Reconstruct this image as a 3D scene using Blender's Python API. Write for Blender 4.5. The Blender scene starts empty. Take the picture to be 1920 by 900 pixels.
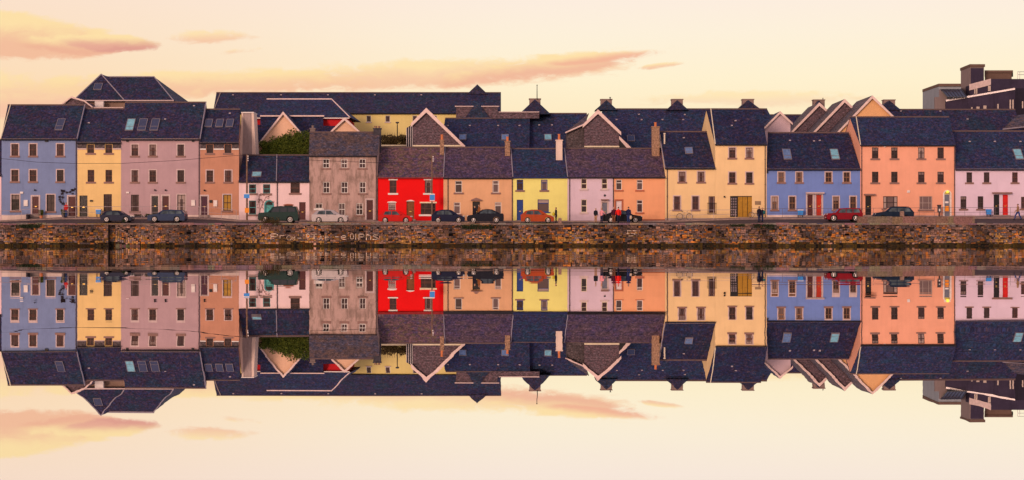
import bpy, math, random
from mathutils import Vector
random.seed(7)
R = math.radians
scene = bpy.context.scene
col = scene.collection

# ------------------------------------------------------------------ camera
CD, CF, CH, YH = 200.0, 3400.0, 0.9, 441.0      # distance to the house fronts, focal length (px of 1920), eye height, horizon row
cd = bpy.data.cameras.new('camera'); cam = bpy.data.objects.new('camera', cd); col.objects.link(cam)
cam.location = (0, -CD, CH); cam.rotation_euler = (R(90), 0, 0)
cd.sensor_width = 36; cd.lens = CF / 1920 * 36; cd.shift_y = (YH - 450) / 1920
cd.clip_start = 0.1; cd.clip_end = 9000
scene.camera = cam

# ------------------------------------------------------------------ world: dusk sky
SUN_EL, SUN_AZ = 11.0, 205.0                       # low sun behind the camera, a little to the left
world = bpy.data.worlds.new('World'); scene.world = world; world.use_nodes = True
wn, wl = world.node_tree.nodes, world.node_tree.links
wn.clear()

def lin(c):
    return tuple(((v / 255) / 12.92 if v / 255 <= 0.04045 else ((v / 255 + 0.055) / 1.055) ** 2.4) for v in c)

class NG:
    """small helper to write node maths"""
    def __init__(s, nodes, links): s.n, s.l = nodes, links
    def _set(s, sock, v):
        if isinstance(v, bpy.types.NodeSocket): s.l.new(v, sock)
        else: sock.default_value = v
    def m(s, op, a, b=0.0, c=0.0, clamp=False):
        x = s.n.new('ShaderNodeMath'); x.operation = op; x.use_clamp = clamp
        s._set(x.inputs[0], a); s._set(x.inputs[1], b); s._set(x.inputs[2], c); return x.outputs[0]
    def comb(s, x, y, z):
        q = s.n.new('ShaderNodeCombineXYZ')
        for i, v in enumerate((x, y, z)): s._set(q.inputs[i], v)
        return q.outputs[0]
    def sep(s, v):
        q = s.n.new('ShaderNodeSeparateXYZ'); s.l.new(v, q.inputs[0]); return q.outputs
    def noise(s, vec, scale=5, detail=3, rough=0.5, dim='3D', dist=0.0):
        q = s.n.new('ShaderNodeTexNoise'); q.noise_dimensions = dim
        if vec is not None: s.l.new(vec, q.inputs['Vector'])
        q.inputs['Scale'].default_value = scale; q.inputs['Detail'].default_value = detail
        q.inputs['Roughness'].default_value = rough; q.inputs['Distortion'].default_value = dist
        return q.outputs
    def ramp(s, f, stops, interp='LINEAR'):
        q = s.n.new('ShaderNodeValToRGB'); cr = q.color_ramp; cr.interpolation = interp
        while len(cr.elements) > 1: cr.elements.remove(cr.elements[-1])
        cr.elements[0].position = stops[0][0]; cr.elements[0].color = (*stops[0][1][:3], 1)
        for p, c in stops[1:]:
            e = cr.elements.new(p); e.color = (*c[:3], 1)
        s._set(q.inputs[0], f); return q.outputs[0]
    def mix(s, f, a, b, mode='MIX'):
        q = s.n.new('ShaderNodeMix'); q.data_type = 'RGBA'; q.blend_type = mode
        def cc(v): return (*v, 1) if isinstance(v, tuple) and len(v) == 3 else v
        s._set(q.inputs[0], f); s._set(q.inputs[6], cc(a)); s._set(q.inputs[7], cc(b)); return q.outputs[2]
    def mapr(s, v, a, b, c=0.0, d=1.0, smooth=False):
        q = s.n.new('ShaderNodeMapRange'); q.interpolation_type = 'SMOOTHSTEP' if smooth else 'LINEAR'; q.clamp = True
        for i, x in enumerate((v, a, b, c, d)): s._set(q.inputs[i], x)
        return q.outputs[0]

g = NG(wn, wl)
tc = wn.new('ShaderNodeTexCoord')
sx, sy, sz = g.sep(tc.outputs['Generated'])
az = g.m('ARCTAN2', sx, sy)
el = g.m('ARCSINE', sz)
# clear dusk gradient
grad = g.ramp(g.m('ABSOLUTE', el), [
    (0.0,  lin((250, 214, 168))), (0.060, lin((250, 228, 188))), (0.085, lin((252, 236, 203))),
    (0.110, lin((251, 236, 214))), (0.135, lin((251, 232, 220))), (0.30, lin((222, 204, 208))),
    (0.65, lin((158, 154, 178))), (1.4, lin((108, 116, 152)))])
# pinker towards the left, paler towards the right
pink = g.m('MULTIPLY', g.mapr(az, 0.05, -0.30, 0, 1, True), g.mapr(el, 0.16, 0.05, 0.35, 1.0))
grad = g.mix(g.m('MULTIPLY', pink, 0.68), grad, lin((248, 198, 160)))
# warm afterglow in the half of the sky behind the camera
back = g.mapr(sy, 0.25, -0.8, 0, 1, True)
glow = g.m('MULTIPLY', back, g.mapr(el, 0.9, 0.0, 0, 1, True))
grad = g.mix(g.m('MULTIPLY', glow, 0.85), grad, lin((255, 214, 186)))
# clouds: soft banks at given bearings, broken up by noise
warp = g.noise(g.comb(g.m('MULTIPLY', az, 24.0), g.m('MULTIPLY', el, 60.0), 0.0), 1.0, 5, 0.55)[0]
fine = g.noise(g.comb(g.m('MULTIPLY', az, 75.0), g.m('MULTIPLY', el, 190.0), 3.0), 1.0, 6, 0.65, '3D', 0.6)[0]
nz = g.m('ADD', g.m('MULTIPLY', g.m('SUBTRACT', warp, 0.5), 2.5), g.m('MULTIPLY', g.m('SUBTRACT', fine, 0.5), 2.1))
def bank(px, py, wx, wy, tilt=0.0, k=1.0):
    a0, e0 = (px - 960) / CF, (YH - py) / CF
    da = g.m('SUBTRACT', az, a0)
    de = g.m('SUBTRACT', g.m('SUBTRACT', el, e0), g.m('MULTIPLY', da, tilt))
    q = g.m('ADD', g.m('POWER', g.m('ABSOLUTE', g.m('DIVIDE', da, wx / CF)), 2.0), g.m('POWER', g.m('ABSOLUTE', g.m('DIVIDE', de, wy / CF)), 2.0))
    body = g.m('MULTIPLY', g.m('SUBTRACT', 1.0, q), k)
    dens = g.mapr(g.m('ADD', body, nz), -0.05, 0.85, 0, 1, True)
    low = g.mapr(g.m('ADD', g.m('DIVIDE', de, wy / CF), g.m('MULTIPLY', nz, 0.4)), 0.8, -0.5, 0, 1, True)
    return dens, low
sky = grad
PEACH, DUSK, CREAM = lin((243, 188, 152)), lin((222, 152, 136)), lin((252, 220, 162))
for (px, py, wx, wy, tilt, k, lo, amt) in [
        (50, 84, 175, 46, -0.03, 2.0, lin((241, 184, 150)), 1.0), (150, 96, 120, 18, -0.03, 1.2, lin((236, 172, 142)), 0.9), (236, 91, 84, 17, 0.0, 1.5, DUSK, 1.0), (190, 88, 60, 15, 0.0, 1.0, lin((230, 164, 142)), .9), (395, 76, 85, 14, 0.06, 0.7, PEACH, 0.8), (452, 101, 40, 7, 0.1, 0.6, PEACH, 0.8),
        (820, 140, 380, 32, 0.05, 1.3, PEACH, 0.85), (1010, 128, 230, 22, 0.13, 1.3, lin((238, 176, 146)), 0.9), (1130, 108, 115, 11, 0.10, 1.4, lin((240, 172, 142)), 0.9), (1235, 125, 48, 6, 0.1, 0.8, PEACH, 0.9),
        (400, 160, 350, 28, 0.03, 1.1, PEACH, 0.9), (60, 188, 300, 50, 0.0, 0.9, lin((243, 184, 156)), 0.8), (1440, 188, 240, 16, 0.0, 0.8, lin((244, 204, 170)), 0.6)]:
    dens, low = bank(px, py, wx, wy, tilt, k)
    sky = g.mix(g.m('MULTIPLY', dens, amt), sky, g.mix(low, CREAM, lo))
# broken high cloud over the rest of the sky
hi = g.noise(g.comb(g.m('DIVIDE', sx, g.m('ADD', g.m('ABSOLUTE', sz), 0.15)), g.m('DIVIDE', sy, g.m('ADD', g.m('ABSOLUTE', sz), 0.15)), 1.0), 1.3, 6, 0.55)[0]
hid = g.m('MULTIPLY', g.mapr(hi, 0.48, 0.68, 0, 1, True), g.mapr(el, 0.15, 0.35, 0, 0.6, True))
sky = g.mix(hid, sky, lin((230, 178, 165)))
nis = wn.new('ShaderNodeTexSky'); nis.sky_type = 'NISHITA'; nis.sun_disc = False
nis.sun_elevation = R(SUN_EL); nis.sun_rotation = R(SUN_AZ)
full = g.mix(1.0, g.mix(1.0, sky, (9.75, 9.75, 9.65), 'MULTIPLY'), g.mix(1.0, nis.outputs[0], (0.10, 0.10, 0.10), 'MULTIPLY'), 'ADD')
bg = wn.new('ShaderNodeBackground'); wo = wn.new('ShaderNodeOutputWorld')
wl.new(full, bg.inputs[0]); bg.inputs[1].default_value = 0.10; wl.new(bg.outputs[0], wo.inputs[0])

sd = bpy.data.lights.new('sun', 'SUN'); sun = bpy.data.objects.new('sun', sd); col.objects.link(sun)
sd.energy = 1.75; sd.angle = R(14); sd.color = (1.0, 0.66, 0.48)
sdir = Vector((math.sin(R(SUN_AZ)) * math.cos(R(SUN_EL)), math.cos(R(SUN_AZ)) * math.cos(R(SUN_EL)), math.sin(R(SUN_EL))))
sun.rotation_euler = sdir.to_track_quat('Z', 'Y').to_euler()

scene.view_settings.view_transform = 'Standard'; scene.view_settings.look = 'None'
scene.view_settings.exposure = 0.0; scene.view_settings.gamma = 1.0
scene.view_settings.use_curve_mapping = False
scene.cycles.max_bounces = 6; scene.cycles.use_denoising = True

# ------------------------------------------------------------------ helpers
def P(px, py, Y):
    k = (CD + Y) / CF
    return Vector(((px - 960) * k, Y, CH + (YH - py) * k))
def PX(px, Y): return (px - 960) * (CD + Y) / CF
def PZ(py, Y): return CH + (YH - py) * (CD + Y) / CF

class MB:
    def __init__(s): s.v, s.f, s.c, s.smooth = [], [], [], False
    def poly(s, pts, c=None):
        n = len(s.v); s.v += [tuple(p) for p in pts]; s.f.append(tuple(range(n, n + len(pts)))); s.c.append(c)
    def mesh(s, vs, fs, c=None):
        n = len(s.v); s.v += [tuple(p) for p in vs]
        for f in fs: s.f.append(tuple(n + i for i in f)); s.c.append(c)
    def box(s, x0, x1, y0, y1, z0, z1, c=None):
        vs = [(x, y, z) for z in (z0, z1) for y in (y0, y1) for x in (x0, x1)]
        s.mesh(vs, [(0, 2, 3, 1), (4, 5, 7, 6), (0, 1, 5, 4), (2, 6, 7, 3), (0, 4, 6, 2), (1, 3, 7, 5)], c)
    def slab(s, quad, off, c=None):
        a = [Vector(p) for p in quad]; b = [p + Vector(off) for p in a]; n = len(a)
        s.mesh(a + b, [tuple(range(n)), tuple(range(2 * n - 1, n - 1, -1))] + [(i, i + n, (i + 1) % n + n, (i + 1) % n) for i in range(n)], c)
    def tube(s, p0, p1, r0, r1=None, n=8, cap=True, c=None):
        p0, p1 = Vector(p0), Vector(p1); r1 = r0 if r1 is None else r1
        d = (p1 - p0); 
        if d.length < 1e-6: return
        d.normalize(); a = d.orthogonal().normalized(); b = d.cross(a)
        vs = []
        for p, r in ((p0, r0), (p1, r1)):
            for i in range(n):
                t = 2 * math.pi * i / n; vs.append(p + a * (r * math.cos(t)) + b * (r * math.sin(t)))
        fs = [(i, (i + 1) % n, (i + 1) % n + n, i + n) for i in range(n)]
        if cap: fs += [tuple(range(n - 1, -1, -1)), tuple(range(n, 2 * n))]
        s.mesh(vs, fs, c)
    def path(s, pts, r, n=6):
        for a, b in zip(pts, pts[1:]): s.tube(a, b, r, n=n)
    def ball(s, c, rx, ry, rz, nu=12, nv=8, zmin=-1.0):
        vs, fs = [], []
        for j in range(nv + 1):
            t = math.pi * j / nv; z = max(math.cos(t), zmin)
            for i in range(nu):
                u = 2 * math.pi * i / nu; vs.append((c[0] + rx * math.sin(t) * math.cos(u), c[1] + ry * math.sin(t) * math.sin(u), c[2] + rz * z))
        for j in range(nv):
            for i in range(nu): fs.append((j * nu + i, (j + 1) * nu + i, (j + 1) * nu + (i + 1) % nu, j * nu + (i + 1) % nu))
        s.mesh(vs, fs)
    def rings(s, rs, n=12, cap=True):
        """rs: list of (center, rx, ry) horizontal rings bottom to top"""
        vs, fs = [], []
        for c, rx, ry in rs:
            for i in range(n):
                u = 2 * math.pi * i / n; vs.append((c[0] + rx * math.cos(u), c[1] + ry * math.sin(u), c[2]))
        for j in range(len(rs) - 1):
            for i in range(n): fs.append((j * n + i, j * n + (i + 1) % n, (j + 1) * n + (i + 1) % n, (j + 1) * n + i))
        if cap: fs += [tuple(range(n - 1, -1, -1)), tuple(range((len(rs) - 1) * n, len(rs) * n))]
        s.mesh(vs, fs)
    def wheel(s, c, r, w, n=20, axis='y'):
        c = Vector(c); s.tube(c - Vector((0, w / 2, 0)), c + Vector((0, w / 2, 0)), r, n=n)
    def ring(s, c, r, t, n=24):
        """thin torus in the XZ plane"""
        c = Vector(c); vs, fs, m = [], [], 6
        for i in range(n):
            a = 2 * math.pi * i / n
            for j in range(m):
                b = 2 * math.pi * j / m; q = r + t * math.cos(b)
                vs.append((c.x + q * math.cos(a), c.y + t * math.sin(b), c.z + q * math.sin(a)))
        for i in range(n):
            for j in range(m): fs.append((i * m + j, i * m + (j + 1) % m, ((i + 1) % n) * m + (j + 1) % m, ((i + 1) % n) * m + j))
        s.mesh(vs, fs)
    def build(s, name, mat, parent=None, smooth=False):
        me = bpy.data.meshes.new(name); 
        if parent is not None:
            r = root_loc(parent); loc = Vector((0, 0, 0))
        else:
            xs = [v[0] for v in s.v]; ys = [v[1] for v in s.v]; zs = [v[2] for v in s.v]
            r = Vector(((min(xs) + max(xs)) / 2, (min(ys) + max(ys)) / 2, min(zs))); loc = r
        me.from_pydata([(v[0] - r[0], v[1] - r[1], v[2] - r[2]) for v in s.v], [], s.f)
        me.materials.append(mat)
        if any(c is not None for c in s.c):
            at = me.color_attributes.new('Col', 'FLOAT_COLOR', 'CORNER')
            data = []
            for f, c in zip(s.f, s.c):
                data += list((*(c or (0.2, 0.2, 0.2)), 1.0)) * len(f)
            at.data.foreach_set('color', data)
        if smooth: me.polygons.foreach_set('use_smooth', [True] * len(me.polygons))
        me.update()
        o = bpy.data.objects.new(name, me); col.objects.link(o); o.location = loc
        if parent is not None: o.parent = parent
        return o

def root_loc(o):
    while o.parent is not None: o = o.parent
    return o.location.copy()
def thing(name, label, cat, loc, group=None):
    o = bpy.data.objects.new(name, None); col.objects.link(o); o.location = loc; o.empty_display_size = 0.3
    o['label'] = label; o['category'] = cat
    if group: o['group'] = group
    return o
def tag(o, label, cat, group=None, kind=None):
    o['label'] = label; o['category'] = cat
    if group: o['group'] = group
    if kind: o['kind'] = kind
    return o
def struct(o, label=None):
    o['kind'] = 'structure'
    if label: o['label'] = label
    return o

# ------------------------------------------------------------------ materials
ILL = (0.97, 0.72, 0.61)             # how brightly the dusk light falls on an upright wall
def alb(c, k=1.0):
    l = lin(c); return tuple(min(0.86, max(0.004, l[i] / ILL[i] * k)) for i in range(3))
_m = {}
def new_mat(name):
    m = bpy.data.materials.new(name); m.use_nodes = True; nt = m.node_tree
    return m, NG(nt.nodes, nt.links), nt.nodes['Principled BSDF']
def plain(name, c, rough=0.6, spec=0.3, metal=0.0, var=0.12, scale=3.0, coat=0.0, emit=None, estr=0.0):
    if name in _m: return _m[name]
    m, g, b = new_mat(name)
    t = g.n.new('ShaderNodeTexCoord')
    n = g.noise(t.outputs['Object'], scale, 4)[0]
    f = g.mapr(n, 0.3, 0.7, 1 - var, 1 + var)
    c4 = g.mix(1.0, c, g.comb(f, f, f), 'MULTIPLY')
    g.l.new(c4, b.inputs['Base Color'])
    b.inputs['Roughness'].default_value = rough; b.inputs['Specular IOR Level'].default_value = spec
    b.inputs['Metallic'].default_value = metal; b.inputs['Coat Weight'].default_value = coat
    if emit: b.inputs['Emission Color'].default_value = (*emit, 1); b.inputs['Emission Strength'].default_value = estr
    _m[name] = m; return m
def plaster(name, c, stain=0.10, dirt=None, dirtamt=0.0):
    """painted render: faint mottling, rain streaks and a dirtier foot"""
    if name in _m: return _m[name]
    m, g, b = new_mat(name)
    t = g.n.new('ShaderNodeTexCoord'); o = t.outputs['Object']; x, y, z = g.sep(o)
    n1 = g.noise(o, 0.7, 5, 0.6)[0]; n2 = g.noise(o, 9, 4, 0.7)[0]
    st = g.noise(g.comb(g.m('MULTIPLY', x, 3.0), y, g.m('MULTIPLY', z, 0.35)), 1.0, 5, 0.65)[0]
    f = g.m('ADD', g.mapr(n1, 0.3, 0.7, 1 - stain * 0.6, 1 + stain * 0.5), g.m('MULTIPLY', g.m('SUBTRACT', n2, 0.5), stain * 1.6))
    f = g.m('MULTIPLY', f, g.mapr(st, 0.50, 0.75, 1.0, 1 - stain * 0.9))
    damp = g.mapr(g.m('ADD', z, g.m('MULTIPLY', g.m('SUBTRACT', n1, 0.5), 2.2)), 0.7, 1.7, 0.80, 1.0, True); f = g.m('MULTIPLY', f, damp)
    f = g.m('MULTIPLY', f, g.mapr(g.noise(g.comb(g.m('MULTIPLY', x, 0.55), y, g.m('MULTIPLY', z, 0.5)), 1.0, 2, 0.5)[0], 0.35, 0.65, 0.965, 1.035))
    c4 = g.mix(1.0, c, g.comb(f, f, f), 'MULTIPLY')
    if dirt:
        d = g.m('MULTIPLY', g.mapr(g.noise(g.comb(g.m('MULTIPLY', x, 1.5), y, g.m('MULTIPLY', z, 0.5)), 1.0, 6, 0.7)[0], 0.42, 0.66, 0, 1, True), dirtamt)
        c4 = g.mix(d, c4, dirt)
    g.l.new(c4, b.inputs['Base Color'])
    b.inputs['Roughness'].default_value = 0.85; b.inputs['Specular IOR Level'].default_value = 0.2
    bp = g.n.new('ShaderNodeBump'); bp.inputs['Strength'].default_value = 0.25; bp.inputs['Distance'].default_value = 0.01
    g.l.new(n2, bp.inputs['Height']); g.l.new(bp.outputs[0], b.inputs['Normal'])
    _m[name] = m; return m
def slate(name, ca, cb, cc=None, moss=None, mossamt=0.0, rough=0.7):
    """slate courses: every slate its own shade"""
    if name in _m: return _m[name]
    m, g, b = new_mat(name)
    t = g.n.new('ShaderNodeTexCoord'); o = t.outputs['Object']; x, y, z = g.sep(o)
    v = g.comb(g.m('MULTIPLY', x, 1.0), g.m('MULTIPLY', g.m('ADD', z, 0), 1.45), 0.0)
    br = g.n.new('ShaderNodeTexBrick'); g.l.new(v, br.inputs['Vector'])
    br.inputs['Scale'].default_value = 1.0; br.inputs['Brick Width'].default_value = 0.34; br.inputs['Row Height'].default_value = 0.24
    br.inputs['Mortar Size'].default_value = 0.012; br.inputs['Color1'].default_value = (0, 0, 0, 1); br.inputs['Color2'].default_value = (1, 1, 1, 1)
    br.inputs['Mortar'].default_value = (0.5, 0.5, 0.5, 1)
    n1 = g.noise(o, 0.5, 5, 0.65)[0]
    n2 = g.noise(g.comb(g.m('MULTIPLY', x, 4.2), y, g.m('MULTIPLY', z, 5.5)), 1.0, 4, 0.8)[0]
    n3 = g.noise(g.comb(g.m('MULTIPLY', x, 3.4), g.m('ADD', y, 7.7), g.m('MULTIPLY', z, 4.6)), 1.0, 4, 0.8)[0]
    base = g.mix(g.mapr(n3, 0.42, 0.58, 0, 1, True), ca, cb)
    if cc: base = g.mix(g.mapr(n1, 0.45, 0.62, 0, 0.8, True), base, cc)
    f = g.m('MULTIPLY', g.mapr(n2, 0.36, 0.64, 0.40, 1.75), g.mapr(br.outputs['Color'], 0.0, 1.0, 0.72, 1.28))
    n4 = g.noise(g.comb(g.m('MULTIPLY', x, 3.1), g.m('ADD', y, 31.0), g.m('MULTIPLY', z, 4.2)), 1.0, 3, 0.8)[0]
    base = g.mix(g.mapr(n4, 0.55, 0.66, 0, 0.75, True), base, (0.095, 0.050, 0.055))
    base = g.mix(1.0, base, g.comb(f, f, f), 'MULTIPLY')
    if moss: base = g.mix(g.m('MULTIPLY', g.mapr(g.noise(o, 1.7, 6, 0.7)[0], 0.48, 0.62, 0, 1, True), mossamt), base, moss)
    base = g.mix(g.m('MULTIPLY', g.mapr(br.outputs['Fac'], 0, 1, 0, 1), 0.6), base, (0.008, 0.008, 0.012))
    g.l.new(base, b.inputs['Base Color'])
    b.inputs['Roughness'].default_value = rough; b.inputs['Specular IOR Level'].default_value = 0.25
    bp = g.n.new('ShaderNodeBump'); bp.inputs['Strength'].default_value = 0.5; bp.inputs['Distance'].default_value = 0.02
    h = g.m('ADD', g.m('MULTIPLY', br.outputs['Color'], 0.5), n2); g.l.new(h, bp.inputs['Height']); g.l.new(bp.outputs[0], b.inputs['Normal'])
    _m[name] = m; return m
def glass_mat(name, dark=(0.028, 0.011, 0.017), light=(0.30, 0.21, 0.21), amount=0.35):
    """window glazing seen from outside: dark room, now and then a blind or curtains"""
    if name in _m: return _m[name]
    m, g, b = new_mat(name)
    t = g.n.new('ShaderNodeTexCoord'); u, w, v = g.sep(t.outputs['Generated'])
    oi = g.n.new('ShaderNodeObjectInfo'); r = oi.outputs['Random']
    r1 = g.m('FRACT', g.m('MULTIPLY', r, 7.13)); r2 = g.m('FRACT', g.m('MULTIPLY', r, 13.7)); r3 = g.m('FRACT', g.m('MULTIPLY', r, 29.3))
    blind = g.m('MULTIPLY', g.m('GREATER_THAN', v, g.m('SUBTRACT', 1.0, g.m('MULTIPLY', r1, 0.45))), g.m('GREATER_THAN', r2, 1 - amount))
    side = g.m('GREATER_THAN', g.m('ABSOLUTE', g.m('SUBTRACT', u, 0.5)), g.m('SUBTRACT', 0.5, g.m('MULTIPLY', r2, 0.3)))
    cur = g.m('MULTIPLY', side, g.m('GREATER_THAN', r3, 1 - amount))
    fold = g.mapr(g.m('SINE', g.m('MULTIPLY', u, 60.0)), -1, 1, 0.9, 1.0)
    lit = g.mix(1.0, light, g.comb(fold, fold, fold), 'MULTIPLY')
    k = g.mapr(r3, 0, 1, 0.6, 1.9); dk = g.mix(1.0, dark, g.comb(k, k, k), 'MULTIPLY')
    n = g.noise(t.outputs['Object'], 2.5, 3)[0]; dk = g.mix(g.mapr(n, 0.45, 0.7, 0, 0.4), dk, (0.12, 0.075, 0.085))
    c = g.mix(g.m('MULTIPLY', g.m('MAXIMUM', blind, cur), 0.75), dk, lit)
    g.l.new(c, b.inputs['Base Color']); b.inputs['Roughness'].default_value = 0.12; b.inputs['Specular IOR Level'].default_value = 0.32
    _m[name] = m; return m
def leafm(name, ca, cb):
    if name in _m: return _m[name]
    m, g, b = new_mat(name)
    t = g.n.new('ShaderNodeTexCoord'); n = g.noise(t.outputs['Object'], 3.5, 4, 0.7)[0]
    g.l.new(g.mix(g.mapr(n, 0.35, 0.65), ca, cb), b.inputs['Base Color']); b.inputs['Roughness'].default_value = 0.7
    b.inputs['Specular IOR Level'].default_value = 0.2
    _m[name] = m; return m
def stone_attr(name, rough=0.85, wet=False):
    if name in _m: return _m[name]
    m, g, b = new_mat(name)
    a = g.n.new('ShaderNodeAttribute'); a.attribute_name = 'Col'
    t = g.n.new('ShaderNodeTexCoord'); n = g.noise(t.outputs['Object'], 7, 5, 0.7)[0]
    f = g.mapr(n, 0.3, 0.7, 0.45, 1.5)
    c = g.mix(1.0, a.outputs['Color'], g.comb(f, f, f), 'MULTIPLY')
    g.l.new(c, b.inputs['Base Color']); b.inputs['Roughness'].default_value = rough
    b.inputs['Specular IOR Level'].default_value = 0.25
    bp = g.n.new('ShaderNodeBump'); bp.inputs['Strength'].default_value = 0.6; bp.inputs['Distance'].default_value = 0.03
    g.l.new(n, bp.inputs['Height']); g.l.new(bp.outputs[0], b.inputs['Normal'])
    _m[name] = m; return m

NAVY, PURP, TEAL, BRN = (0.019, 0.026, 0.085), (0.042, 0.024, 0.056), (0.014, 0.036, 0.070), (0.060, 0.036, 0.042)
S_NAVY = slate('slate_navy', NAVY, PURP, TEAL)
S_DARK = slate('slate_charcoal', (0.014, 0.020, 0.075), (0.028, 0.018, 0.050), (0.012, 0.030, 0.075))
S_TEAL = slate('slate_blue', (0.019, 0.031, 0.100), (0.036, 0.028, 0.074), (0.016, 0.043, 0.092))
S_BRN = slate('slate_worn_purple', (0.090, 0.052, 0.100), (0.050, 0.040, 0.095), (0.11, 0.068, 0.085))
S_MOSS = slate('slate_mossy', (0.145, 0.070, 0.100), (0.060, 0.048, 0.105), (0.18, 0.095, 0.095), (0.17, 0.13, 0.06), 0.6)
S_GREY = slate('slate_grey', (0.075, 0.070, 0.105), (0.060, 0.055, 0.085), (0.12, 0.075, 0.06), (0.20, 0.11, 0.08), 0.6)
PANE = glass_mat('window_glass'); PANE_DK = glass_mat('dark_window_glass', (0.018, 0.012, 0.02), (0.3, 0.22, 0.22), 0.25)
PANE_LT = glass_mat('curtained_glass', (0.10, 0.065, 0.07), (0.50, 0.38, 0.37), 0.6)
PANE_SKY = plain('skylight_glass', (0.14, 0.22, 0.42), 0.15, 0.8, var=0.25); PANE_CYAN = plain('bright_skylight_glass', (0.22, 0.50, 0.62), 0.15, 0.8, var=0.2)
PANE_DIM = plain('dim_skylight_glass', (0.05, 0.06, 0.13), 0.2, 0.5)
W_BROWN = plain('brown_window_frame', (0.13, 0.045, 0.035)); W_DARK = plain('dark_window_frame', (0.05, 0.03, 0.035)); W_WHITE = plain('white_paint', (0.78, 0.74, 0.74))
W_TEAL = plain('teal_paint', (0.06, 0.30, 0.34)); W_BLUE = plain('blue_paint', (0.012, 0.05, 0.26)); W_TAN = plain('tan_window_frame', (0.26, 0.12, 0.06))
W_CREAM = plain('cream_trim', (0.82, 0.70, 0.52)); W_PINK = plain('pale_pink_trim', (0.60, 0.46, 0.47)); SILL = plain('stone_sill', (0.26, 0.145, 0.13)); SILL_R = plain('red_brick_sill', (0.45, 0.13, 0.07))
GUTTER = plain('dark_gutter', (0.015, 0.013, 0.02)); PIPE = plain('downpipe_paint', (0.09, 0.06, 0.07)); FASC = plain('fascia_board', (0.62, 0.45, 0.36))
BRICK = plain('chimney_brick', (0.32, 0.19, 0.13), 0.9, 0.2, var=0.5, scale=6); POT = plain('terracotta_pot', (0.62, 0.20, 0.08), 0.8); CH_WHITE = plaster('white_chimney_render', (0.75, 0.58, 0.52))
CH_GREY = plaster('grey_chimney_render', (0.20, 0.15, 0.15)); CH_DARK = plain('dark_chimney_stone', (0.05, 0.045, 0.06), 0.9, var=0.4)
METAL = plain('galvanised_metal', (0.42, 0.38, 0.42), 0.45, 0.5, 0.6); BLACK = plain('black_paint', (0.012, 0.011, 0.016), 0.5); SLATEHUNG = slate('hung_slate', (0.10, 0.075, 0.085), (0.075, 0.06, 0.07))
STEPM = plain('step_stone', (0.30, 0.23, 0.22), 0.9); BRASS = plain('brass', (0.6, 0.4, 0.12), 0.4, 0.5, 0.8); VENT = plain('vent_tile', (0.36, 0.30, 0.36))

# ------------------------------------------------------------------ ground, road, pavement, water
PROF = [(-400, 414), (0, 413.5), (50, 410.5), (120, 406.5), (390, 406), (450, 412), (600, 413.5), (1240, 413.5), (1300, 411), (1380, 407.5), (1500, 406.5), (1620, 405.5), (2300, 404)]
def prof(px):
    for (a, ya), (b, yb) in zip(PROF, PROF[1:]):
        if px <= b: return ya + (yb - ya) * max(0, (px - a) / (b - a))
    return PROF[-1][1]
EDGE_Z, EDGE_Y, WATER_Z = 2.13, -9.0, -0.26
def ground_z(X, Y):
    zf = PZ(prof(960 + X * CF / CD), 0)
    t = min(1, max(0, (Y - EDGE_Y) / -EDGE_Y))
    z = EDGE_Z + (zf - 0.12 - EDGE_Z) * t
    return z + (0.12 if Y > -2.2 else 0)
def strip(name, mat, y0, y1, ny, x0=-110, x1=110, nx=88, kerb=False):
    mb = MB(); vs = []; fs = []
    for j in range(ny + 1):
        for i in range(nx + 1):
            X = x0 + (x1 - x0) * i / nx; Y = y0 + (y1 - y0) * j / ny
            Yq = Y if j < ny or y1 > -2.1 else Y - 1e-3
            vs.append((X, Y, ground_z(X, Yq + (1e-3 if j == 0 and y0 >= -2.2 else 0))))
    for j in range(ny):
        for i in range(nx): a = j * (nx + 1) + i; fs.append((a, a + 1, a + nx + 2, a + nx + 1))
    mb.mesh(vs, fs); return mb
asph = plain('asphalt', (0.085, 0.062, 0.066), 0.9, 0.2, var=0.35, scale=4)
pavem = plain('pavement_concrete', (0.30, 0.215, 0.205), 0.9, 0.2, var=0.25, scale=3)
struct(strip('road', asph, EDGE_Y + 0.35, -2.2, 6).build('road', asph))
pm_ = strip('pavement', pavem, -2.2, 0.6, 3)
for i in range(88):                                   # kerb face
    xa, xb = -110 + 220 * i / 88, -110 + 220 * (i + 1) / 88
    pm_.poly([(xa, -2.2, ground_z(xa, -2.3) - 0.05), (xb, -2.2, ground_z(xb, -2.3) - 0.05), (xb, -2.2, ground_z(xb, -2.19)), (xa, -2.2, ground_z(xa, -2.19))])
struct(pm_.build('pavement', pavem))
gm = MB(); gm.poly([(-3500, 0.6, 2.15), (3500, 0.6, 2.15), (3500, 6000, 2.15), (-3500, 6000, 2.15)])
for sgn in (-1, 1): gm.poly([(sgn * 110, -8.9, 2.1), (sgn * 3500, -8.9, 2.1), (sgn * 3500, 0.6, 2.15), (sgn * 110, 0.6, 2.15)][::sgn])
struct(gm.build('ground', plain('yard_ground', (0.10, 0.085, 0.08), 0.95, 0.1)))
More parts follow.
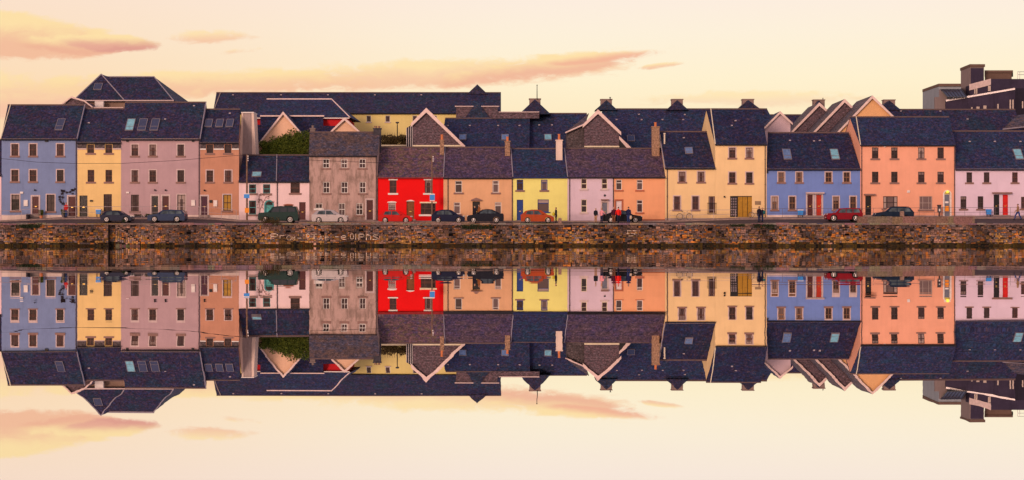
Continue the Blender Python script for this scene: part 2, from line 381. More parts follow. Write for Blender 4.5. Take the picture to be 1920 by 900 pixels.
# water: still river, faint ripples
wm, g, b = new_mat('river_water')
g.n.remove(b)
t = g.n.new('ShaderNodeNewGeometry'); x, y, z = g.sep(t.outputs['Position'])
na = g.noise(g.comb(g.m('MULTIPLY', x, 0.11), g.m('MULTIPLY', y, 0.8), 0.0), 1.0, 3, 0.6)[1]
nb = g.noise(g.comb(g.m('MULTIPLY', x, 0.12), g.m('MULTIPLY', y, 0.22), 5.0), 1.0, 2, 0.5)[1]
ax, ay, _ = g.sep(na); bx_, by_, _ = g.sep(nb)
amp_x = 0.010
amp_y = g.m('ADD', g.mapr(y, -187, -140, 0.0015, 0.0036, True), g.mapr(y, -140, -85, 0.0, 0.0045, True))
nx_ = g.m('MULTIPLY', g.m('ADD', g.m('SUBTRACT', ax, 0.5), g.m('MULTIPLY', g.m('SUBTRACT', bx_, 0.5), 0.4)), amp_x)
ny_ = g.m('MULTIPLY', g.m('ADD', g.m('SUBTRACT', ay, 0.5), g.m('MULTIPLY', g.m('SUBTRACT', by_, 0.5), 1.0)), amp_y)
nv = g.n.new('ShaderNodeVectorMath'); nv.operation = 'NORMALIZE'; g.l.new(g.comb(nx_, ny_, 1.0), nv.inputs[0])
gl = g.n.new('ShaderNodeBsdfGlossy'); gl.inputs['Roughness'].default_value = 0.0; gl.inputs['Color'].default_value = (0.985, 0.98, 0.975, 1)
g.l.new(nv.outputs[0], gl.inputs['Normal'])
df = g.n.new('ShaderNodeBsdfDiffuse'); df.inputs['Color'].default_value = (0.05, 0.05, 0.07, 1)
mx = g.n.new('ShaderNodeMixShader'); lw = g.n.new('ShaderNodeLayerWeight'); lw.inputs[0].default_value = 0.35
mx.inputs[0].default_value = 0.95
g.l.new(g.mapr(lw.outputs['Facing'], 0.0, 0.80, 0.45, 0.99), mx.inputs[0])
g.l.new(df.outputs[0], mx.inputs[1]); g.l.new(gl.outputs[0], mx.inputs[2])
g.l.new(mx.outputs[0], g.n['Material Output'].inputs[0])
wmb = MB(); wmb.poly([(-1500, -900, WATER_Z), (1500, -900, WATER_Z), (1500, -6.9, WATER_Z), (-1500, -6.9, WATER_Z)])
struct(wmb.build('water', wm))
# ------------------------------------------------------------------ quay wall
STAIR0, STAIR1 = PX(203, EDGE_Y), PX(264, EDGE_Y)
rg = random.Random(3)
def stone_colour(z, X=0.0):
    t = max(0, min(1, z / 1.9)); q = rg.random()
    pat = 0.5 + 0.5 * math.sin(X * 0.31) * math.sin(X * 0.083 + 1.0)
    if q < 0.06 + 0.50 * (1 - t) * (0.45 + pat): c = (0.44, 0.15, 0.028) if q < 0.12 else (0.33, 0.175, 0.055)
    elif q < 0.62: c = (0.22, 0.125, 0.10)
    elif q < 0.82: c = (0.15, 0.115, 0.12)
    elif q < 0.90: c = (0.36, 0.20, 0.15)
    else: c = (0.025, 0.015, 0.015)
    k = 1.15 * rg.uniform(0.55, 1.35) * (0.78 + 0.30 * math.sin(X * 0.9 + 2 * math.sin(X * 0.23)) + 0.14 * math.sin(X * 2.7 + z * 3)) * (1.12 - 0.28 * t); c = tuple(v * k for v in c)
    if z < 0.04 + 0.06 * math.sin(X * 1.3): c = tuple(v * 0.2 * s for v, s in zip(c, (0.8, 0.9, 0.4)))
    return c
quay = thing('quay_wall', 'long rough stone quay wall rising from the river below the coloured houses', 'quay wall', (0, EDGE_Y, 0))
def stones(mb, x0, x1, y, z0, z1):
    x = x0
    while x < x1 - 0.01:
        w = rg.uniform(1.2, 3.2); w = x1 - x if x1 - (x + w) < 1.0 else w
        panel(mb, x, x + w, y, z0, z1); x += w
def panel(mb, x0, x1, y, z0, z1):
    z = z0 + rg.uniform(0, 0.1)
    while z < z1 - 0.03:
        h = min(rg.uniform(0.11, 0.25), z1 - z); x = x0
        while x < x1 - 0.02:
            w = min(rg.choice((rg.uniform(0.12, 0.3), rg.uniform(0.2, 0.5))), x1 - x)
            if x1 - (x + w) < 0.1: w = x1 - x
            gp = 0.014; j = lambda: rg.uniform(-0.035, 0.035)
            p = rg.uniform(0.0, 0.09); zc = z + h / 2
            if rg.random() < 0.02: p = -0.08
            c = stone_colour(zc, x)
            a = [(x + gp + j() * 0.4, z + gp + j()), (x + w - gp + j() * 0.4, z + gp + j()), (x + w - gp + j() * 0.4, z + h - gp + j()), (x + gp + j() * 0.4, z + h - gp + j())]
            cx, cz = x + w / 2, z + h / 2
            back = [(u, y + 0.05, v) for u, v in a]; mid = [(u, y - p * 0.6, v) for u, v in a]
            fr = [(cx + (u - cx) * 0.82, y - p, cz + (v - cz) * 0.8) for u, v in a]
            mb.mesh(back + mid + fr, [(8, 9, 10, 11)] + [(i, (i + 1) % 4, (i + 1) % 4 + 4, i + 4) for i in range(4)] + [(i + 4, (i + 1) % 4 + 4, (i + 1) % 4 + 8, i + 8) for i in range(4)], c)
            x += w
        z += h
sm = stone_attr('rubble_stone')
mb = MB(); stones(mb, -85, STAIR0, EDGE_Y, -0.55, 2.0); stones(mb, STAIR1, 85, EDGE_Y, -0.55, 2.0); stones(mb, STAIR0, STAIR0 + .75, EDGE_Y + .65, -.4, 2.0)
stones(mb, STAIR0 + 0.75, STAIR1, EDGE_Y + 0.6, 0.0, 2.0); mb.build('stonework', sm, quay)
mb = MB(); mort = (0.045, 0.029, 0.025)
mb.box(-85, STAIR0, EDGE_Y + 0.02, EDGE_Y + 0.45, -1, 2.0, mort); mb.box(STAIR1, 85, EDGE_Y + 0.02, EDGE_Y + 0.45, -1, 2.0, mort)
mb.box(STAIR0 - 0.001, STAIR1 + 0.001, EDGE_Y + .68, EDGE_Y + 2.1, -1, 2.0, (0.03, 0.024, 0.024)); SX = STAIR0 + 0.75; mb.box(SX, STAIR1 - .001, EDGE_Y + 0.62, EDGE_Y + 1.69, -1, 2.0, (0.06, 0.045, 0.04))
mb.box(STAIR0 - 0.4, STAIR0, EDGE_Y + 0.46, EDGE_Y + 1.69, -1, 2.0, (0.04, 0.03, 0.03)); mb.box(STAIR0 - .4, STAIR1 + .4, EDGE_Y + .37, EDGE_Y + 2.0, 2.003, 2.08, (0.2, 0.14, 0.13))
mb.build('mortar', sm, quay)
mb = MB(); x = -85
while x < 85:                                        # coping slabs along the top
    w = rg.uniform(0.7, 1.5); c = tuple(v * rg.uniform(0.75, 1.25) for v in (0.22, 0.155, 0.14))
    if not (x + w > STAIR0 and x < STAIR1):
        mb.box(x + 0.01, x + w - 0.01, EDGE_Y - 0.05 + rg.uniform(-0.02, 0.02), EDGE_Y + 0.36, 2.0, EDGE_Z + rg.choice((0, 0, -0.06, 0.05)) + rg.uniform(-0.02, 0.04), c)
    x += w
mb.build('coping', sm, quay)
mb = MB(); ns = 12; sx0 = STAIR0 + 0.75; sw = (STAIR1 - 0.1 - sx0) / ns
for i in range(ns):
    zt = 2.0 - (i + 1) * 2.0 / (ns + 0.5)
    mb.box(sx0 + i * sw, sx0 + (i + 1) * sw - 0.002, EDGE_Y + 0.10, EDGE_Y + 0.50, -1, zt, tuple(v * rg.uniform(0.6, 1.4) for v in (0.13, 0.08, 0.06)))
    stones(mb, sx0 + i * sw, sx0 + (i + 1) * sw, EDGE_Y + 0.09, -0.1, zt)
    mb.box(sx0 + i * sw - 0.03, sx0 + (i + 1) * sw - 0.005, EDGE_Y + 0.06, EDGE_Y + 0.50, zt + 0.002, zt + 0.07, (0.42, 0.27, 0.22))
st = mb.build('stone_steps', sm, quay)
# low parapets standing on the quay edge
def parapet(px0, px1, py0, label, h_lo=2.1):
    mb = MB(); z1 = PZ(py0, EDGE_Y)
    x0, x1 = PX(px0, EDGE_Y), PX(px1, EDGE_Y); x = x0
    while x < x1 - 0.05:
        w = min(rg.uniform(0.5, 1.3), x1 - x)
        mb.box(x + 0.004, x + w - 0.004, EDGE_Y + 0.02, EDGE_Y + 0.5, h_lo - 0.1, z1 + rg.uniform(-0.02, 0.02), tuple(v * rg.uniform(0.85, 1.15) for v in (0.20, 0.125, 0.10)))
        x += w
    return tag(mb.build('parapet_wall', sm), label, 'parapet')
parapet(1608, 1828, 406, 'low brown stone parapet along the quay edge in front of the navy estate car')
parapet(560, 890, 416.2, 'long low kerb of worn stone blocks on the quay edge below the red house')
for px, py, w, lb in ((1692, 397, 7, 'short square stone post on the parapet in front of the navy estate car'), (1050, 409.5, 6, 'small grey stone post on the quay edge beside the person with the yellow bag')):
    mb = MB(); X = PX(px, EDGE_Y); ww = w / 17.8 / 2
    zb = PZ(406, EDGE_Y) + 0.025 if px > 1600 else 2.165; zt = PZ(py, EDGE_Y)
    mb.box(X - ww, X + ww, EDGE_Y + 0.06, EDGE_Y + 0.4, zb, zt, (0.26, 0.16, 0.13)); mb.slab([(X - ww + .03, EDGE_Y + 0.09, zt), (X + ww - .03, EDGE_Y + 0.09, zt), (X + ww - .03, EDGE_Y + .37, zt), (X - ww + .03, EDGE_Y + .37, zt)], (0, 0, 0.05), (0.3, 0.2, 0.16))
    tag(mb.build('stone_post', sm), lb, 'post')
# painted graffiti on the wall
GR = MB()
def stroke(pts, r=0.035):
    for a, b_ in zip(pts, pts[1:]):
        A, B = P(a[0], a[1], EDGE_Y - 0.1), P(b_[0], b_[1], EDGE_Y - 0.1); d = (B - A).normalized(); n = Vector((-d.z, 0, d.x)) * r
        A -= d * r * 0.7; B += d * r * 0.7
        GR.slab([A - n, B - n, B + n, A + n], (0, 0.012, 0))
glyph = {'P': [[(0, 1), (0, 0), (.8, 0), (1, .25), (.8, .5), (0, .5)]], 'R': [[(0, 1), (0, 0), (.8, 0), (1, .25), (.8, .5), (0, .5), (1, 1)]], 'r': [[(0, 1), (0, .3)], [(0, .4), (.9, .3)]],
         'O': [[(.2, 0), (.8, 0), (1, .3), (1, .7), (.8, 1), (.2, 1), (0, .7), (0, .3), (.2, 0)]], 'x': [[(0, .2), (1, 1)], [(1, .2), (0, 1)]], 'J': [[(1, 0), (1, .9), (.5, 1), (0, .8)]],
         'U': [[(0, 0), (0, .8), (.5, 1), (1, .8), (1, 0)]], 'T': [[(0, 0), (1, 0)], [(.5, 0), (.5, 1)]], 'A': [[(0, 1), (.5, 0), (1, 1)], [(.25, .6), (.75, .6)]], '-': [[(0, .5), (1, .5)]],
         'e': [[(0, .5), (1, .5), (.8, .1), (.2, .1), (0, .5), (.2, 1), (1, .95)]], 'I': [[(.5, 0), (.5, 1)]], 'N': [[(0, 1), (0, 0), (1, 0.2), (1, 1)]], 'S': [[(1, 0), (.2, 0), (0, .3), (.9, .55), (1, .8), (.7, 1), (0, 1)]], 'D': [[(0, 0), (0, 1), (.7, .9), (1, .5), (.7, .1), (0, 0)]]}
for ch, x0, x1, y0, y1 in [('P', 508, 521, 438.5, 449), ('r', 525, 534, 438.5, 447), ('O', 538, 546, 442, 450), ('x', 548, 553, 443, 449), ('-', 558, 564, 443, 450), ('D', 575, 581, 438.5, 446), ('T', 584, 594, 439, 448), ('A', 598, 605, 442, 450), ('e', 609, 616, 442, 450),
                           ('-', 629, 634, 440, 448), ('e', 640, 649, 441, 449), ('O', 657, 663, 438.5, 448), ('I', 665, 669, 438.5, 449.5), ('P', 673, 683, 439, 449.5), ('N', 687, 695, 439.5, 449.5), ('S', 699, 708, 440.5, 449)]:
    for pl in glyph[ch]: stroke([(x0 + u * (x1 - x0), y0 + v * (y1 - y0)) for u, v in pl])
GRM = plain('chalky_white_paint', (0.60, 0.46, 0.38), 0.9, var=0.6, scale=4)
gr = GR.build('graffiti', GRM, quay)
GR = MB()
for a in ((1176, 432, 1184, 433), (1187, 432.5, 1193, 433), (1175, 438, 1180, 438), (1183, 437, 1191, 438), (1179, 442.5, 1187, 442), (1177, 434, 1177, 437), (1190, 440, 1191, 436)): stroke([(a[0], a[1]), (a[2], a[3])], 0.03)
gr = GR.build('graffiti', GRM, quay)
# drain holes: near-black boxes on the wall face, the shade inside painted as colour
HO = MB()
for px, py in ((540, 434), (604, 436), (677, 432), (1331, 430), (354, 437), (1220, 424), (845, 441), (1588, 440)):
    p = P(px, py, EDGE_Y - 0.07); HO.box(p.x - 0.22, p.x + 0.22, EDGE_Y - 0.1, EDGE_Y + 0.02, p.z - 0.1, p.z + 0.13)
HO.build('drain_hole_shade', plain('drain_shade_black', (0.006, 0.005, 0.006), 1.0, 0), quay)

# ------------------------------------------------------------------ foliage helper
def leaves(mb, c, rx, ry, rz, n, s=0.09, rnd=None, hollow=0.5, up=0.3):
    rnd = rnd or rg
    lumps = [(Vector((rnd.uniform(-.75, .75), rnd.uniform(-.7, .7), rnd.uniform(-.6, .75))), rnd.uniform(0.3, 0.5)) for _ in range(12)]
    for _ in range(n):
        if rnd.random() < 0.75:
            lc, lr = rnd.choice(lumps); d = Vector((rnd.gauss(0, 1), rnd.gauss(0, 1), rnd.gauss(0, 1))).normalized() * lr * rnd.uniform(0.6, 1.1); q = lc + d
        else:
            q = Vector((rnd.uniform(-1, 1), rnd.uniform(-1, 1), rnd.uniform(-1, 1))) * 0.8
        p = Vector((c[0] + q.x * rx, c[1] + q.y * ry, c[2] + q.z * rz))
        u = Vector((rnd.gauss(0, 1), rnd.gauss(0, 1), rnd.gauss(0, 1))).normalized(); w = u.orthogonal().normalized() * s * rnd.uniform(.4, .8); u *= s * rnd.uniform(.7, 1.3)
        mb.poly([p - u, p + w, p + u, p - w])
G_DARK = leafm('dark_green_leaves', (0.030, 0.062, 0.010), (0.15, 0.18, 0.025)); G_MID = leafm('green_leaves', (0.03, 0.055, 0.012), (0.13, 0.15, 0.03)); G_OLIVE = leafm('olive_leaves', (0.04, 0.03, 0.012), (0.12, 0.08, 0.03))
G_WEED = leafm('wet_weed', (0.012, 0.030, 0.015), (0.04, 0.055, 0.02)); BARK = plain('bark', (0.10, 0.06, 0.045), 0.95)
def weed(px, py, wpx, hpx, n, label, mat=None):
    X, Z = PX(px, EDGE_Y), PZ(py, EDGE_Y); t = thing('wall_weed', label, 'weed', (X, EDGE_Y, Z))
    mb = MB(); leaves(mb, (X, EDGE_Y - 0.12, Z), wpx / 17.8 / 2, 0.22, hpx / 17.8 / 2, n, 0.07); mb.build('foliage', mat or G_WEED, t)
    mb = MB()
    for k in range(7):
        x = X + (k - 3) * wpx / 17.8 / 8; mb.tube((x, EDGE_Y + .02, Z + .05), (x + wpx / 17.8 / 8, EDGE_Y + .02, Z + .05), .015, .015, 5); mb.tube((x, EDGE_Y + 0.02, Z + 0.05), (x + 0.1, EDGE_Y - 0.2, Z - hpx / 17.8 * 0.3), 0.015, 0.006, 5)
    mb.build('stem', BARK, t)
weed(895, 425, 72, 11, 900, 'wide dark green weed clump on the quay edge below the black saloon car')
weed(1431, 424.5, 44, 10, 600, 'dark green weed clump on the quay edge below the couple in dark coats')
weed(1383, 423, 34, 6, 300, 'thin strip of green weed left of the larger clump below the couple in dark coats')
weed(52, 424, 56, 10, 600, 'dark green weed clump on the quay wall below the leftmost blue house')
weed(507, 415, 46, 18, 800, 'straggly brown and green bush on the quay edge in front of the green off-road car', G_OLIVE)
weed(232, 414.5, 8, 6, 60, 'small tuft on the quay edge in front of the dark blue small car')

# ------------------------------------------------------------------ house builder
def ray_plane(px, py, a, b_, c):
    n = (b_ - a).cross(c - a); o = Vector((0, -CD, CH)); d = Vector(((px - 960) / CF, 1, (YH - py) / CF))
    return o + d * ((a - o).dot(n) / d.dot(n)), n.normalized()
def chimney(h, px, pyt, pyb, wpx, Y, mat, pots=1, pot=POT, potpy=9, depth=0.7):
    mb = MB(); x = PX(px, Y); w = wpx * (CD + Y) / CF / 2; z0, z1 = PZ(pyb, Y), PZ(pyt, Y)
    mb.box(x - w, x + w, Y, Y + depth, z0 - 1.0, z1 - 0.12); mb.box(x - w - .06, x + w + .06, Y - .06, Y + depth + .06, z1 - 0.12, z1)
    c = mb.build('chimney', mat, h)
    if pots:
        hp = potpy * (CD + Y) / CF
        for k in range(pots):
            xx = x + (k - (pots - 1) / 2) * 0.38; m = MB(); m.tube((xx, Y + depth / 2, z1), (xx, Y + depth / 2, z1 + hp), 0.15, 0.12, 10); m.tube((xx, Y + depth / 2, z1 + hp - .08), (xx, Y + depth / 2, z1 + hp), 0.16, 0.16, 10)
            m.build('chimney_pot', pot, c)
    return c
def skylight(h, px, py, w, l, a, b_, c, glass=None, two=True):
    p, n = ray_plane(px, py, a, b_, c)
    if n.y > 0: n = -n
    u = (b_ - a).normalized(); v = n.cross(u).normalized()
    if v.z < 0: v = -v
    fr = MB(); gl = MB(); o = n * 0.07
    def q(mb, u0, u1, v0, v1, lift, th): mb.slab([p + u * u0 + v * v0 + n * lift, p + u * u1 + v * v0 + n * lift, p + u * u1 + v * v1 + n * lift, p + u * u0 + v * v1 + n * lift], -n * th)
    q(gl, -w / 2, w / 2, -l / 2, l / 2, 0.10, 0.12)
    pn = gl.build('skylight', glass or PANE_SKY, h)
    f = 0.06
    q(fr, -w / 2 - f, -w / 2, -l / 2 - f, l / 2 + f, 0.13, 0.15); q(fr, w / 2, w / 2 + f, -l / 2 - f, l / 2 + f, 0.13, 0.15)
    q(fr, -w / 2, w / 2, -l / 2 - f, -l / 2, 0.13, 0.15); q(fr, -w / 2, w / 2, l / 2, l / 2 + f, 0.13, 0.15)
    if two: q(fr, -w / 2, w / 2, -l * 0.18 - .03, -l * 0.18 + .03, 0.125, 0.14)
    fr.build('frame', plain('skylight_frame', (0.22, 0.19, 0.23)), pn)
def win(h, cx, yt, yb, w, Y, frame, sill=SILL, surround=None, pane=None, bars='x', sillh=3.2, sillw=3.0, lintel=None, arch=False):
    k = (CD + Y) / CF; x0, x1, z0, z1 = PX(cx - w / 2, Y), PX(cx + w / 2, Y), PZ(yb, Y), PZ(yt, Y)
    m = MB(); m.box(x0 + .02, x1 - .02, Y + 0.13, Y + 0.15, z0 + .02, z1 - .02); p = m.build('window', pane or PANE, h)
    f = 0.06; m = MB(); ya, yb_ = Y + 0.07, Y + 0.128
    m.box(x0, x0 + f, ya, yb_, z0, z1); m.box(x1 - f, x1, ya, yb_, z0, z1); m.box(x0 + f, x1 - f, ya, yb_, z0, z0 + f); m.box(x0 + f, x1 - f, ya, yb_, z1 - f, z1)
    zm = (z0 + z1) / 2; xm = (x0 + x1) / 2
    if bars in 'x-': m.box(x0 + f, x1 - f, ya - .01, yb_ - .01, zm - .035, zm + .035)
    if bars == 't': m.box(x0 + f, x1 - f, ya - .01, yb_ - .01, z1 - (z1 - z0) * .3 - .035, z1 - (z1 - z0) * .3 + .035)
    if bars in 'x|': m.box(xm - .02, xm + .02, ya + .01, yb_ - .015, z0 + f, z1 - f)
    if bars == 'w':
        for q in (0.27, 0.73): m.box(x0 + (x1 - x0) * q - .03, x0 + (x1 - x0) * q + .03, ya + .002, yb_ - .012, z0 + f, z1 - f)
        m.box(x0 + f, x1 - f, ya - .01, yb_ - .01, zm - .03, zm + .03)
    if bars == 'g':
        for q in (.25, .5, .75): m.box(x0 + (x1 - x0) * q - .015, x0 + (x1 - x0) * q + .015, ya + .002, yb_ - .012, z0 + f, z1 - f); m.box(x0 + f, x1 - f, ya - .004, yb_ - .02, z0 + (z1 - z0) * q - .015, z0 + (z1 - z0) * q + .015)
    m.build('frame', frame, p)
    if sill:
        m = MB(); e = sillw * k; m.box(x0 - e, x1 + e, Y - 0.09, Y + 0.06, z0 - sillh * k, z0); m.build('sill', sill, p)
    if surround:
        s = 0.11; m = MB(); m.box(x0 - s, x0, Y - .025, Y + .05, z0, z1 + s); m.box(x1, x1 + s, Y - .025, Y + .05, z0, z1 + s); m.box(x0, x1, Y - .025, Y + .05, z1, z1 + s); m.build('surround', surround, p)
    if lintel:
        m = MB(); e = 2.0 * k
        if arch:
            pts = [(x0 - e, z1)] + [(xm + (x1 - x0 + 2 * e) / 2 * math.cos(a), z1 + 0.02 + 0.14 * math.sin(a)) for a in [math.pi - math.pi * i / 8 for i in range(9)]] + [(x1 + e, z1)]
            m.slab([(x, Y - .05, z) for x, z in pts], (0, .08, 0))
        else: m.box(x0 - e, x1 + e, Y - .05, Y + .03, z1, z1 + 2.6 * k)
        m.build('lintel', lintel, p)
    return p
def door(h, cx, yt, yb, w, Y, mat, surround=None, fan=True, arch=False, glaze=None):
    x0, x1, z0, z1 = PX(cx - w / 2, Y), PX(cx + w / 2, Y), PZ(yb, Y), PZ(yt, Y)
    m = MB(); ya = Y + 0.14; m.box(x0 + .02, x1 - .02, ya, ya + .05, z0, z1)
    W = x1 - x0; H = z1 - z0
    for (u0, u1) in ((.14, .46), (.54, .86)):
        for (v0, v1) in ((.08, .40), (.48, .84)): m.box(x0 + W * u0, x0 + W * u1, ya - .018, ya + .01, z0 + H * v0, z0 + H * v1)
    d = m.build('door', mat, h)
    m = MB(); s = .05; m.box(x0 - .001, x0 + s, Y + .06, Y + .139, z0, z1); m.box(x1 - s, x1 + .001, Y + .06, Y + .139, z0, z1); m.box(x0 + s, x1 - s, Y + .06, Y + .139, z1 - s, z1)
    m.build('frame', surround or mat, d)
    m = MB(); m.box(x0 + W * .36, x0 + W * .64, ya - .035, ya - .019, z0 + H * .42, z0 + H * .46); m.build('letter_plate', BRASS, d); m = MB(); m.ball((x1 - W * .16, ya - .04, z0 + H * .5), .035, .035, .035, 8, 5); m.build('handle', BRASS, d)
    if surround:
        s = .14; m = MB(); m.box(x0 - s, x0, Y - .03, Y + .05, z0, z1 + (0 if arch else s)); m.box(x1, x1 + s, Y - .03, Y + .05, z0, z1 + (0 if arch else s))
        if arch:
            xm = (x0 + x1) / 2; ro = W / 2 + s; outer = [(xm + ro * math.cos(a), z1 + ro * math.sin(a)) for a in [math.pi * i / 12 for i in range(13)]]
            inner = [(xm + W / 2 * math.cos(a), z1 + W / 2 * math.sin(a)) for a in [math.pi * i / 12 for i in range(13)]]
            for i in range(12): m.slab([(outer[i][0], Y - .03, outer[i][1]), (outer[i + 1][0], Y - .03, outer[i + 1][1]), (inner[i + 1][0], Y - .03, inner[i + 1][1]), (inner[i][0], Y - .03, inner[i][1])], (0, .08, 0))
            m2 = MB(); m2.slab([(x, Y - .012, z) for x, z in inner], (0, .01, 0)); m2.build('fanlight', glaze or PANE_DK, d)
        else: m.box(x0, x1, Y - .03, Y + .05, z1, z1 + s)
        m.build('surround', surround, d)
    m = MB(); m.box(x0 - .15, x1 + .15, Y - .35, Y + .13, z0 - .35, z0 - .004); m.build('doorstep', STEPM, d)
    return d
def house(name, label, x0, x1, ye, yr, wall, roof, rx0=None, rx1=None, Y=0.0, rd=4.6, wins=(), doors=(), fasc=FASC, gut=GUTTER, pipes=(), cat='house', base_py=424, over=0.22, gable=None,
          band=None, plinth=None, group=None, ridge=None, back=True):
    xa, xb = PX(x0, Y) + .003, PX(x1, Y) - .003; zb = PZ(base_py, Y); ze = PZ(ye, Y)
    if rx0 is None: rx0 = 960 + xa * CF / (CD + Y + rd)
    if rx1 is None: rx1 = 960 + xb * CF / (CD + Y + rd)
    h = thing(name, label, cat, ((xa + xb) / 2, Y, zb), group)
    holes = []
    for wd in list(wins) + list(doors):
        holes.append((PX(wd[0] - wd[3] / 2, Y), PX(wd[0] + wd[3] / 2, Y), PZ(wd[2], Y), PZ(wd[1], Y)))
    m = MB()
    xs = sorted(set([xa, xb] + [q for hh in holes for q in hh[:2]])); zs = sorted(set([zb, ze] + [q for hh in holes for q in hh[2:]]))
    for i in range(len(xs) - 1):
        for j in range(len(zs) - 1):
            cx, cz = (xs[i] + xs[i + 1]) / 2, (zs[j] + zs[j + 1]) / 2
            if any(a < cx < b_ and c < cz < d for a, b_, c, d in holes): continue
            m.poly([(xs[i], Y, zs[j]), (xs[i + 1], Y, zs[j]), (xs[i + 1], Y, zs[j + 1]), (xs[i], Y, zs[j + 1])])
    for a, b_, c, d in holes:
        e = Y + .2
        m.poly([(a, Y, c), (a, e, c), (a, e, d), (a, Y, d)]); m.poly([(b_, Y, c), (b_, Y, d), (b_, e, d), (b_, e, c)]); m.poly([(a, Y, d), (a, e, d), (b_, e, d), (b_, Y, d)]); m.poly([(a, Y, c), (b_, Y, c), (b_, e, c), (a, e, c)])
        m.poly([(a, e, c), (b_, e, c), (b_, e, d), (a, e, d)])
    zr = PZ(yr, Y + rd); ra, rb = PX(rx0, Y + rd), PX(rx1, Y + rd); dd = 2 * rd
    xab, xbb = xa + 2 * (ra - xa), xb + 2 * (rb - xb)       # back corners follow the party walls
    th = 0.14
    m.poly([(xa, Y, zb), (xa, Y, ze), (ra, Y + rd, zr - th), (xab, Y + dd, ze), (xab, Y + dd, zb)]); m.poly([(xb, Y, zb), (xbb, Y + dd, zb), (xbb, Y + dd, ze), (rb, Y + rd, zr - th), (xb, Y, ze)])
    m.poly([(xab, Y + dd, zb), (xab, Y + dd, ze), (xbb, Y + dd, ze), (xbb, Y + dd, zb)])
    m.build('wall', wall, h)
    # roof
    ed = Vector((0, -over, -over * (zr - ze) / rd)); A = Vector((xa - .02, Y, ze + .05)) + ed; B = Vector((xb + .02, Y, ze + .05)) + ed; C_ = Vector((rb + .02, Y + rd, zr)); D_ = Vector((ra - .02, Y + rd, zr))
    A.x = xa - .02; m = MB(); m.slab([A, B, C_, D_], (0, 0, -th)); A2 = Vector((xab - .02, Y + dd + over, A.z)); B2 = Vector((xbb + .02, Y + dd + over, B.z)); m.slab([D_, C_, B2, A2], (0, 0, -th))
    rf = m.build('roof', roof, h)
    m = MB(); m.tube(D_ + Vector((0, 0, .0)), C_ + Vector((0, 0, .0)), .10, n=8); m.build('ridge_tiles', ridge or plain('ridge_tile', (0.13, 0.085, 0.085), 0.8), rf)
    if fasc:
        m = MB(); m.box(xa + .01, xb - .01, Y - over + .03, Y - .004, ze - .22, ze - .10); m.build('fascia', fasc, h)
    if gut:
        m = MB(); m.tube((xa, Y - over - .05, A.z - .09), (xb, Y - over - .05, A.z - .09), .07, n=8); m.build('gutter', gut, h)
    for px in pipes:
        m = MB(); x = PX(px, Y); m.tube((x, Y - .08, zb), (x, Y - .08, ze - .35), .05, n=8); m.tube((x, Y - .08, ze - .35), (x, Y - over - .03, ze - .08), .05, n=8)
        for q in (.2, .5, .8): m.box(x - .07, x + .07, Y - .12, Y - .002, zb + (ze - zb) * q, zb + (ze - zb) * q + .06)
        m.build('downpipe', PIPE, h)
    if band:                                    # slate hung band under the eaves
        yb2, bm, line = band; m = MB(); m.box(xa, xb, Y - .05, Y - .003, PZ(yb2, Y), ze - .23)
        tmp = m
        cut = [(PX(wd[0] - wd[3] / 2 - 1, Y), PX(wd[0] + wd[3] / 2 + 1, Y)) for wd in wins if wd[1] < yb2]
        e = xa
        for a, b_ in sorted(cut) + [(xb, xb)]:
            m = MB(); m.box(e, a, Y - .05, Y - .003, PZ(yb2, Y), ze - .23); sb = m.build('slate_band', bm, h)
            m = MB(); m.box(e, a, Y - .10, Y - .003, PZ(yb2 + 2.4, Y), PZ(yb2, Y) - .002); m.build('trim_strip', line, sb); e = b_
    if plinth:
        py, pmat = plinth; m = MB(); e = xa; gaps = sorted([(PX(d[0] - d[3] / 2 - 2, Y), PX(d[0] + d[3] / 2 + 2, Y)) for d in doors])
        for a, b_ in gaps + [(xb, xb)]:
            if a > e: m.box(e, a, Y - .06, Y - .002, zb, PZ(py, Y))
            e = b_
        m.build('plinth', pmat, h)
    for wd in wins: win(h, *wd[:4], Y, **(wd[4] if len(wd) > 4 else {}))
    for dr in doors: door(h, dr[0], dr[1], dr[2], dr[3], Y, **dr[4])
    h_planes[h.name] = (A, B, C_)
    return h
h_planes = {}
def sky(h, px, py, w, l, glass=None, two=True): skylight(h, px, py, w, l, *h_planes[h.name], glass=glass, two=two)
def vents(h, pts):
    a, b_, c = h_planes[h.name]
    for px, py in pts:
        p, n = ray_plane(px, py, a, b_, c); n = -n if n.y > 0 else n
        m = MB(); m.box(p.x - .11, p.x + .11, p.y - .12, p.y + .05, p.z - .02, p.z + .11); m.build('roof_vent', VENT, h)
def verge(h, side, mat, r=.06):
    a, b_, c = h_planes[h.name]; o = Vector((0, -.02, .06)); rf = [q for q in h.children if q.name.startswith('roof') and not q.name.startswith('roof_v')][0]
    D_ = a + (c - b_)
    m = MB()
    if side == 'l': m.tube(a + o, D_ + o + Vector((0, 0, 0)), r, n=6)
    else: m.tube(b_ + o, c + o, r, n=6)
    m.build('verge', mat, rf)
def wbox(h, px0, px1, py0, py1, name, mat, Y=0.0, d=.15):
    m = MB(); x0, x1, z0, z1 = PX(px0, Y), PX(px1, Y), PZ(py1, Y), PZ(py0, Y); m.box(x0, x1, Y - d, Y - .002, z0, z1); m.box(x0 + .04, x1 - .04, Y - d - .012, Y - d, z0 + .04, z1 - .04)
    return m.build(name, mat, h)
def lamp(h, px, py, Y=0.0):
    m = MB(); p = P(px, py, Y); m.box(p.x - .04, p.x + .04, Y - .12, Y - .002, p.z - .03, p.z + .03); m.ball((p.x, Y - .2, p.z), .11, .11, .10, 10, 6); m.build('wall_lamp', BLACK, h)

